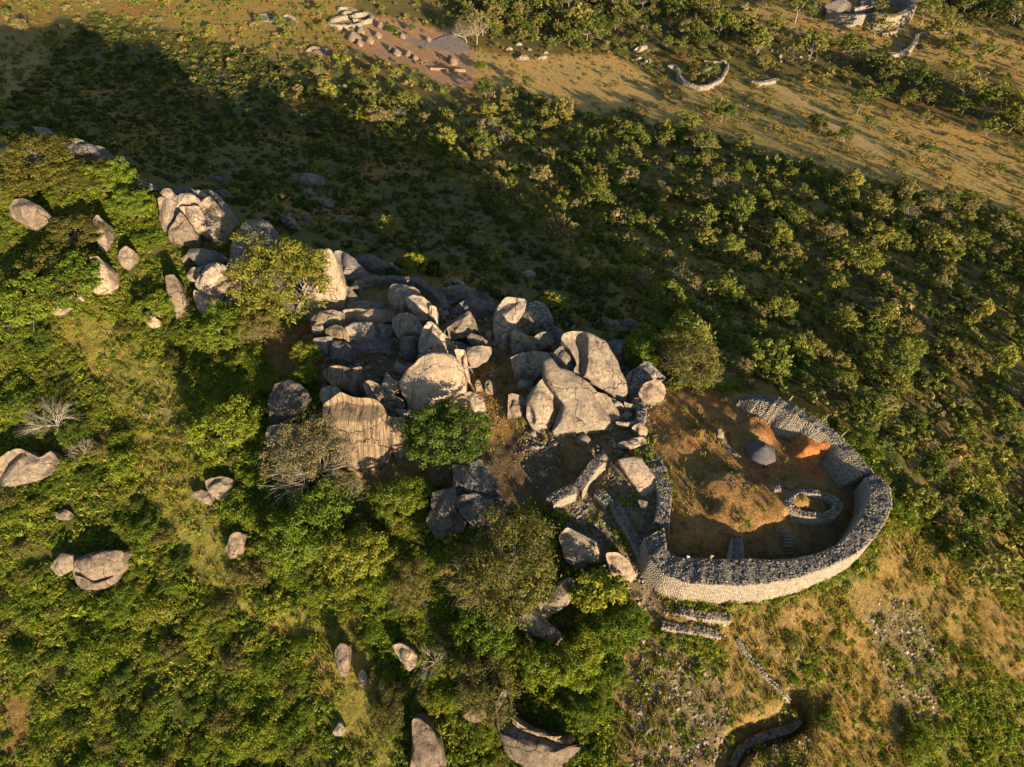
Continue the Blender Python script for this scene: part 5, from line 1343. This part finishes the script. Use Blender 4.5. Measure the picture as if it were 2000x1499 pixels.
tree((150,330), 'umbrella', 110, 'flat-topped tree right of the ridge edge tree', rz=1.4, sz=.7)
tree((30,350), 'umbrella', 110, 'flat-topped tree on the left edge below the ridge tree', rz=2.4, sz=.7)
tree((215,350), 'lush', 80, 'green tree at the end of the left ridge trees', rz=.9)
tree((135,440), 'umbrella', 102, 'flat-topped tree beside the big rounded brown boulder', rz=.7, sz=.7)
tree((80,520), 'umbrella', 161, 'wide flat-topped tree with pale limbs at the left', rz=.1, sz=.7)
tree((30,600), 'lush', 120, 'dense green tree at the left edge below the wide flat-topped tree', rz=1.1)
tree((140,555), 'lush', 100, 'green tree over the boulder with pinkish foot', rz=1.7)
tree((265,400), 'lush', 70, 'green tree just left of the stacked tower', rz=.3)
tree((600,690), 'lush', 52, 'bright green bush beside the sunken clearing', rz=.2, name='bush', cat='bush')
tree((593,735), 'lush', 48, 'green bush above the grass-crowned rock', rz=1.2, name='bush', cat='bush')
tree((300,600), 'lush', 60, 'green bush between the pale wedge and brown slab', rz=1.2, name='bush', cat='bush')
tree((430,640), 'lush', 90, 'bright green bush left of the fig tree foot', rz=2.2, name='bush', cat='bush')
tree((500,640), 'olive', 70, 'grey green bush under the fig tree', rz=2.2, name='bush', cat='bush')
tree((700,1080), 'lush', 110, 'dark green tree in the middle thicket', rz=.5)
tree((620,1010), 'lush', 120, 'green tree below the smaller grey tree', rz=1.5)
tree((800,1140), 'olive', 90, 'olive bush at the left foot of the olive trees', rz=.4, name='bush', cat='bush')
tree((560,1060), 'lush', 100, 'green tree right of the small brown pillar stone', rz=2.5)
tree((950,1340), 'olive', 120, 'olive tree over the pale slab edge at the bottom', rz=.8)
tree((1070,1300), 'lush', 90, 'green tree above the massive brown boulder', rz=.5)
tree((1130,1290), 'lush', 90, 'green bush left of the tumbled block run', rz=1.5, name='bush', cat='bush')
tree((950,1230), 'lush', 100, 'light green tree below the big spreading olive tree', rz=.1)
tree((1150,1390), 'lush', 60, 'green bush right of the massive brown boulder', rz=.7, name='bush', cat='bush')
tree((760,1380), 'olive', 80, 'dark olive bush beside the lower track', rz=.2, name='bush', cat='bush')
tree((1890,1060), 'wood1', 70, 'dark tree on the slope outside the great wall corner', rz=.2)
tree((1930,1110), 'wood0', 90, 'leafy tree near the right edge below the wall corner', rz=.9)
tree((1800,980), 'slope1', 60, 'bush just outside the right corner of the great wall', rz=.9, name='bush', cat='bush')
tree((1840,1000), 'slope2', 60, 'bush right of the wall corner bush', rz=1.9, name='bush', cat='bush')
tree((1720,12), 'wood0', 26, 'tree standing at the foot of the great round ruin', rz=.9)
tree((1718,50), 'wood1', 42, 'dark round-topped tree in front of the great round ruin', rz=.9)
tree((765,57), 'round', 18, 'dark green bush beside the upper village hut', rz=.9, name='bush', cat='bush')
tree((912,62), 'grey', 44, 'tall bare-limbed tree at the right end of the village', rz=.9, sz=1.5)
tree((930,60), 'twiggy', 40, 'thin-leaved tree beside the bare-limbed village tree', rz=.3, sz=1.6)
tree((938,128), 'round', 20, 'small round tree alone on the golden field edge', rz=.9)
# ------------------------------------------------------------------ vegetation cover
PROTOCOL = bpy.data.collections.new('plant_kinds')      # not linked: only used as instance sources
def low_plant(key, seed, mat, nc, per, rx, rz, leaf, hc, **kw):
    R = np.random.default_rng(seed)
    V, F_ = leaves(nc, per, rx, rz, leaf, R, **kw)
    V[:, 2] += hc
    return np_mesh(key, V, F_, mat)
def blades(key, seed, mat, n, r, h, w):
    R = np.random.default_rng(seed)
    p = R.normal(0, r, (n, 2)); th = R.uniform(0, 6.28, n)
    l = R.normal(0, .35, (n, 2)) * h
    hh = h * R.uniform(.6, 1.2, n)
    a = np.stack([np.cos(th), np.sin(th)], 1) * w / 2
    V = np.stack([np.c_[p - a, np.full(n, -.05)], np.c_[p + a, np.full(n, -.05)], np.c_[p + l + a * .3, hh], np.c_[p + l - a * .3, hh]], 1).reshape(-1, 3)
    return np_mesh(key, V, np.arange(4 * n).reshape(-1, 4), mat)
def scatter(name, label, cat, meshes, P, rot, scl, kind_idx):
    """one object for plants past counting: instances of a few kinds on random points filtered by image-pixel regions"""
    col = bpy.data.collections.new(name + '_kinds')
    for i, me_ in enumerate(meshes):
        o = bpy.data.objects.new('%02d_%s' % (i, name), me_)
        col.objects.link(o)
    me_ = bpy.data.meshes.new(name)
    me_.vertices.add(len(P))
    me_.vertices.foreach_set('co', np.asarray(P, np.float32).ravel())
    for an, typ, val in (('rot', 'FLOAT_VECTOR', rot), ('scl', 'FLOAT_VECTOR', scl), ('kidx', 'INT', kind_idx)):
        at_ = me_.attributes.new(an, typ, 'POINT')
        at_.data.foreach_set('vector' if typ == 'FLOAT_VECTOR' else 'value', np.asarray(val, np.int32 if typ == 'INT' else np.float32).ravel())
    ob = link(bpy.data.objects.new(name, me_))
    ng = bpy.data.node_groups.new(name, 'GeometryNodeTree')
    ng.interface.new_socket('Geometry', in_out='INPUT', socket_type='NodeSocketGeometry')
    ng.interface.new_socket('Geometry', in_out='OUTPUT', socket_type='NodeSocketGeometry')
    n = ng.nodes
    gi = n.new('NodeGroupInput'); go = n.new('NodeGroupOutput')
    ci = n.new('GeometryNodeCollectionInfo')
    ci.inputs['Collection'].default_value = col
    ci.inputs['Separate Children'].default_value = True
    ci.inputs['Reset Children'].default_value = True
    ip = n.new('GeometryNodeInstanceOnPoints')
    ip.inputs['Pick Instance'].default_value = True
    def attr(nm, typ):
        a = n.new('GeometryNodeInputNamedAttribute'); a.data_type = typ; a.inputs['Name'].default_value = nm
        return a.outputs[0]
    L = ng.links
    L.new(gi.outputs[0], ip.inputs['Points'])
    L.new(ci.outputs[0], ip.inputs['Instance'])
    L.new(attr('kidx', 'INT'), ip.inputs['Instance Index'])
    L.new(attr('rot', 'FLOAT_VECTOR'), ip.inputs['Rotation'])
    L.new(attr('scl', 'FLOAT_VECTOR'), ip.inputs['Scale'])
    L.new(ip.outputs[0], go.inputs[0])
    md = ob.modifiers.new('scatter', 'NODES')
    md.node_group = ng
    tag(ob, label, cat, kind='stuff')
    return ob
def sample(x0, x1, y0, y1, dens_max, table, margin=160, R=rng):
    n = int((x1 - x0) * (y1 - y0) * dens_max)
    x = R.uniform(x0, x1, n); y = R.uniform(y0, y1, n)
    # only what the camera can see, or nearly
    u0, d0 = project(np.stack([x, y, np.full(n, 40.0)], 1))
    ok = (np.abs(u0[:, 0] - 1000) < 1000 + 700) & (d0 > 20)
    x, y = x[ok], y[ok]
    z = H(x, y)
    k, uv, d = region(x, y, z)
    u2, d2 = project(np.stack([x, y, z], 1))
    frame = (u2[:, 0] > -margin) & (u2[:, 0] < PW + margin) & (u2[:, 1] > -margin * .4) & (u2[:, 1] < PH + margin)
    # plants gather in thickets
    cl = 1 + 0.75 * np.sin(x * 0.11 + 2.2 * np.sin(y * 0.07)) * np.sin(y * 0.13 + 1.9 * np.sin(x * 0.09)) + 0.35 * np.sin(x * 0.43 + y * 0.2) * np.sin(y * 0.37)
    keep = frame & (R.random(len(x)) * dens_max < table[k] * np.clip(cl, 0.1, 2))
    return np.stack([x, y, z], 1)[keep], k[keep], u2[keep], d2[keep]
# keep plants off rocks, walls and huts
BLOCK = []
for o in list(C.objects):
    if o.parent is None and o.get('category') in ('boulder', 'stone wall', 'hut', 'house', 'platform', 'rock outcrop', 'wall'):
        if o.type == 'MESH':
            co = np.empty(len(o.data.vertices) * 3, np.float32); o.data.vertices.foreach_get('co', co)
            co = co.reshape(-1, 3) + np.array(o.location)
            uv = project(co)[0]
            if o.get('category') == 'boulder' or o.get('category') == 'rock outcrop':
                BLOCK.append((uv[:, 0].min(), uv[:, 0].max(), uv[:, 1].min(), uv[:, 1].max(), None, co[:, :2]))
            else:
                BLOCK.append((co[:, 0].min() - 1, co[:, 0].max() + 1, co[:, 1].min() - 1, co[:, 1].max() + 1, 'xy', co[:, :2]))
        else:
            l = np.array(o.location)
            BLOCK.append((l[0] - 4, l[0] + 4, l[1] - 4, l[1] + 4, 'hut', l[None, :2]))
from mathutils.kdtree import KDTree
pts = np.concatenate([b[5] for b in BLOCK])
kd = KDTree(len(pts))
for i, p in enumerate(pts):
    kd.insert((p[0], p[1], 0), i)
kd.balance()
def free(P, r):
    r = np.broadcast_to(r, len(P))
    return np.array([kd.find((p[0], p[1], 0))[2] > q for p, q in zip(P, r)], bool)

# landmarks that tell one plant of a thicket from the next
MARKS = [(245,505,'the egg-shaped grey boulder'),(195,1115,'the twin brown boulders'),(100,805,'the leafless pale tree'),(300,815,'the stone heap on the track'),
 (345,590,'the long brown tapering slab'),(380,440,'the stacked boulder tower'),(550,560,'the large fig tree'),(600,880,'the grey twiggy tree'),(1000,1100,'the big olive tree'),
 (1090,1170,'the bulging grey boulder'),(1080,1430,'the massive brown boulder'),(835,1455,'the tall brown bottom-edge boulder'),(457,1067,'the small brown pillar stone'),
 (425,955,'the grey track boulder'),(50,910,'the long pale rock ledge'),(1450,1190,'the great enclosure wall'),(1500,1420,'the sunken passage'),(1300,1400,'the tumbled block run'),
 (670,1290,'the egg-shaped track boulder'),(795,1285,'the leaning grey boulder'),(660,1425,'the little white track rock'),(290,625,'the pale wedge boulder'),(110,600,'the cracked track-head rock'),
 (50,415,'the rounded brown boulder'),(560,790,'the grass-crowned dark rock'),(910,980,'the dark fissured rock'),(120,1005,'the dark sunk stone'),(1770,1280,'the stone spill'),(1850,1400,'the grass stones'),
 (1380,605,'the bare pale slope tree'),(1350,700,'the enclosure corner tree'),(1322,604,'the shadow-edge yellow bush'),(1725,602,'the large reddish slope stone'),(1600,820,'the valley-side enclosure wall'),
 (1735,835,'the reddish stone by the wall'),(1740,970,'the great wall corner'),(1870,585,'the small reddish stone'),(1530,645,'the lone reddish stone'),(1375,160,'the curved valley ruin'),(1495,157,'the two-part ruin'),
 (1760,100,'the bright curved valley wall'),(1740,25,'the great round ruin'),(1060,150,'the golden field'),(1600,250,'the valley road'),(760,80,'the thatched hut village'),(885,125,'the long thatched house'),
 (690,35,'the double stone ruin'),(1255,95,'the white rock heap'),(625,105,'the whaleback rock'),(560,38,'the bare granite sheets'),(810,514,'the small glowing bush'),(600,352,'the lone dark slope boulder'),
 (1930,1110,'the leafy right-edge tree'),(1250,675,'the oval boulder tree'),(920,60,'the bare-limbed village tree'),(1660,622,'the middle reddish stone'),(1812,626,'the right reddish stone')]
_mk = np.array([m_[:2] for m_ in MARKS], float)
def tell_apart(labels, uvs):
    # same words for several plants: say which is nearer to the landmark
    seen = {}
    for i_, l_ in enumerate(labels):
        seen.setdefault(l_, []).append(i_)
    for l_, ids in seen.items():
        if len(ids) > 1:
            ids.sort(key=lambda q: float(np.hypot(_mk[:, 0] - uvs[q][0], _mk[:, 1] - uvs[q][1]).min()))
            for r_, q in enumerate(ids):
                labels[q] = ('nearest ', 'second nearest ', 'third nearest ', 'fourth nearest ', 'fifth nearest ', 'sixth nearest ', 'seventh nearest ', 'eighth nearest ', 'ninth nearest ', 'tenth nearest ', 'eleventh nearest ', 'twelfth nearest ')[min(r_, 11)] + l_
    return labels
def where(u, v):
    d_ = np.hypot(_mk[:, 0] - u, _mk[:, 1] - v); i_ = int(d_.argmin())
    dx, dy = u - _mk[i_, 0], v - _mk[i_, 1]
    a_ = math.degrees(math.atan2(-dy, dx)) % 360
    side = ['right of', 'up right of', 'above', 'up left of', 'left of', 'down left of', 'below', 'down right of'][int((a_ + 22.5) // 45) % 8]
    far_ = 'close' if d_[i_] < 35 else 'near' if d_[i_] < 75 else 'well' if d_[i_] < 140 else 'far'
    return far_ + ' ' + side + ' ' + MARKS[i_][2]
R = np.random.default_rng(101)
# trees beyond the ridge
P, k, uv, d = sample(-520, 560, 30, 900, 0.036, REG_T, R=R)
f = (~near_side(uv)) & free(P, 2.5); P, k, uv, d = P[f], k[f], uv[f], d[f]
far_wood = np.isin(k, [i for i, r in enumerate(REG) if r[0] in ('forest', 'far forest', 'valley wood', 'top field', 'south field', 'golden field')])
slope_keys = ['slope0', 'slope1', 'slope2', 'slope3', 'slope4', 'twiggy']
wood_keys = ['wood0', 'wood1', 'wood2', 'slope3', 'slope4', 'twiggy']
kid = R.choice(6, len(P), p=[.2, .2, .2, .17, .16, .07])
size = np.clip(R.gamma(2.4, .38, len(P)), .36, 2.6) * np.where(far_wood, 0.85, 0.68)
show = size / d
infr = (uv[:, 0] > 0) & (uv[:, 0] < PW) & (uv[:, 1] > 0) & (uv[:, 1] < PH)
order = np.argsort(-(show * infr * np.where(far_wood, 1.4, 1.0)))
single = order[:300]
single_lab = []
for i in single:
    key = (wood_keys if far_wood[i] else slope_keys)[kid[i]]
    look = 'bare-twigged' if key == 'twiggy' else 'dark' if key.startswith('wood') else 'olive'
    single_lab.append(('large ' if size[i] > 1.0 else 'small ' if size[i] < .7 else '') + look + ' tree ' + where(*uv[i]))
tell_apart(single_lab, [uv[i] for i in single])
for i, lab_ in zip(single, single_lab):
    key = (wood_keys if far_wood[i] else slope_keys)[kid[i]]
    zone = REG[k[i]][0]
    tree(None, key, 0, lab_, 'trees: ' + zone, loc=(P[i], float(size[i])), sz=float(R.uniform(.85, 1.25)))
rest = order[300:]
def joined(key):
    c_, t_, rx, hc = PROTO[key]
    me_ = bpy.data.meshes.new(key)
    vs = []; fs = []; mi = []; off = 0
    for j, src in enumerate((t_, c_)):
        n_ = len(src.vertices); co = np.empty(n_ * 3, np.float32); src.vertices.foreach_get('co', co)
        lo = np.empty(len(src.loops), np.int32); src.loops.foreach_get('vertex_index', lo)
        vs.append(co.reshape(-1, 3)); fs.append(lo.reshape(-1, 4) + off); mi += [j] * len(src.polygons); off += n_
    m_ = np_mesh(key, np.concatenate(vs), np.concatenate(fs))
    m_.materials.append(t_.materials[0]); m_.materials.append(c_.materials[0])
    m_.polygons.foreach_set('material_index', np.array(mi, np.int32))
    return m_
allk = slope_keys + ['wood0', 'wood1', 'wood2', 'wood3']
jm = [joined(q) for q in allk]
kk = np.array([allk.index((wood_keys if far_wood[i] else slope_keys)[kid[i]]) for i in rest], int)
nR = len(rest)
scatter('woodland', 'mass of bushy trees covering slopes and valley', 'woodland', jm, P[rest],
        np.c_[np.zeros((nR, 2)), R.uniform(0, 6.28, nR)], size[rest][:, None] * np.c_[np.ones((nR, 2)), R.uniform(.85, 1.25, nR)], kk)
# bushes beyond the ridge
P, k, uv, d = sample(-520, 560, 30, 900, 0.26, REG_B, R=R)
f = (~near_side(uv)) & free(P, 0.8); P = P[f]; d = d[f]; k = k[f]
n = len(P)
bush_m = [low_plant('bush%d' % i, 60 + i, 'leaf_mixed', 12, 15, 1.25, .95, .46, .75, shell=.3, clump_r=.42) for i in range(4)] + \
         [low_plant('drybush', 66, 'leaf_dry', 10, 12, 1.1, .8, .42, .6, shell=.3, clump_r=.42)] + \
         [low_plant('shade_bush%d' % i, 70 + i, 'leaf_shade', 12, 15, 1.25, .9, .46, .65, shell=.3, clump_r=.42) for i in range(2)]  # bushes of the hill shadow, with shade painted into the leaves
field = np.isin(k, [i for i, r in enumerate(REG) if 'field' in r[0]])
sc = R.gamma(2.6, .30, n) * np.where(d > 330, 1.15, 1.0) * np.where(k == 3, .75, 1.0) * np.where(field, .62, 1.0)
scatter('undergrowth', 'low bushes covering the far slopes', 'undergrowth', bush_m, P, np.c_[np.zeros((n, 2)), R.uniform(0, 6.28, n)],
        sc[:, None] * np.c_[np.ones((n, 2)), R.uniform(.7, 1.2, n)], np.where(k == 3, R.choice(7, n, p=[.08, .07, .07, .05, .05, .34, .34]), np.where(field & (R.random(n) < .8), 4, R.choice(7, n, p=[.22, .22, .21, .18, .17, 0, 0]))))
print('far bushes', n, 'far trees', len(rest))

# shrubs on the hill
P, k, uv, d = sample(-150, 150, -10, 150, 0.5, REG_B, R=R)
size = R.gamma(5, .12, len(P))
f = near_side(uv) & free(P, 0.35 + 1.1 * size); P, k, uv, d, size = P[f], k[f], uv[f], d[f], size[f]
n = len(P)
kid = R.choice(6, n, p=[.24, .22, .18, .16, .08, .12])
infr = (uv[:, 0] > 0) & (uv[:, 0] < PW) & (uv[:, 1] > 0) & (uv[:, 1] < PH)
order = np.argsort(-(size / d * infr))
shrub_lab = tell_apart([('large ' if size[i] > 1.05 else 'smaller ') + ('flat green', 'round green', 'tall green', 'olive', 'yellowish', 'dark green')[kid[i]] + ' shrub ' + where(*uv[i]) for i in order[:300]], [uv[i] for i in order[:300]])
for i, lab_ in zip(order[:300], shrub_lab):
    u, v = uv[i]
    zl = ('green shrub in the thicket left of the grassy track' if u < 260 + max(0, v - 900) * .5 and v > 640 else
          'green shrub on the upper left hillside' if v <= 640 else
          'green shrub in the thicket below the boulders' if u < 1200 else 'shrub on the terraces below the great wall')
    key = 'shrub%d' % kid[i]
    tree(None, key, 0, lab_, 'shrubs: ' + zl.split(' in ')[-1].split(' on ')[-1], name='shrub', cat='shrub', loc=(P[i], float(size[i]) * 1.15), sz=float(R.uniform(.55, 1.0)))
rest = order[300:]
nR = len(rest)
scatter('shrubbery', 'thick green shrubs covering the near hillside', 'shrubbery', [joined('shrub%d' % i) for i in range(6)], P[rest], np.c_[np.zeros((nR, 2)), R.uniform(0, 6.28, nR)],
        size[rest][:, None] * np.c_[np.ones((nR, 2)), R.uniform(.5, .95, nR)], kid[rest])
print('shrubs', nR)
# weeds and grass tufts
P, k, uv, d = sample(-150, 150, -10, 150, 2.8, REG_W, margin=60, R=R)
f = near_side(uv) & free(P, 0.12); P, k = P[f], k[f]
n = len(P)
green = REG_W[k] >= 1.0
weeds = [low_plant('weed%d' % i, 80 + i, 'leaf_lush', 7, 9, .66, .42, .30, .25, shell=.2, clump_r=.5, up=.3, flatten=.7) for i in range(3)] + \
        [blades('tuft%d' % i, 90 + i, m_, 26, .26, .55, .09) for i, m_ in enumerate(('leaf_straw', 'leaf_yellow', 'leaf_dry'))]
ki = np.where(green, R.choice(6, n, p=[.3, .3, .25, .05, .05, .05]), np.where((REG_W[k] > .9) & (REG_W[k] < 1), R.choice(6, n, p=[.06, .05, .04, .35, .10, .40]), np.where(REG_W[k] < .4, R.choice(6, n, p=[.03, .0, .0, .27, .0, .7]), R.choice(6, n, p=[.09, .08, .06, .40, .25, .12]))))
sc = R.gamma(8, .125, n)
scatter('ground_cover', 'weeds and grass tufts over the near hillside', 'grass', weeds, P, np.c_[np.zeros((n, 2)), R.uniform(0, 6.28, n)], sc[:, None] * np.ones((1, 3)), ki)
print('weeds', n)
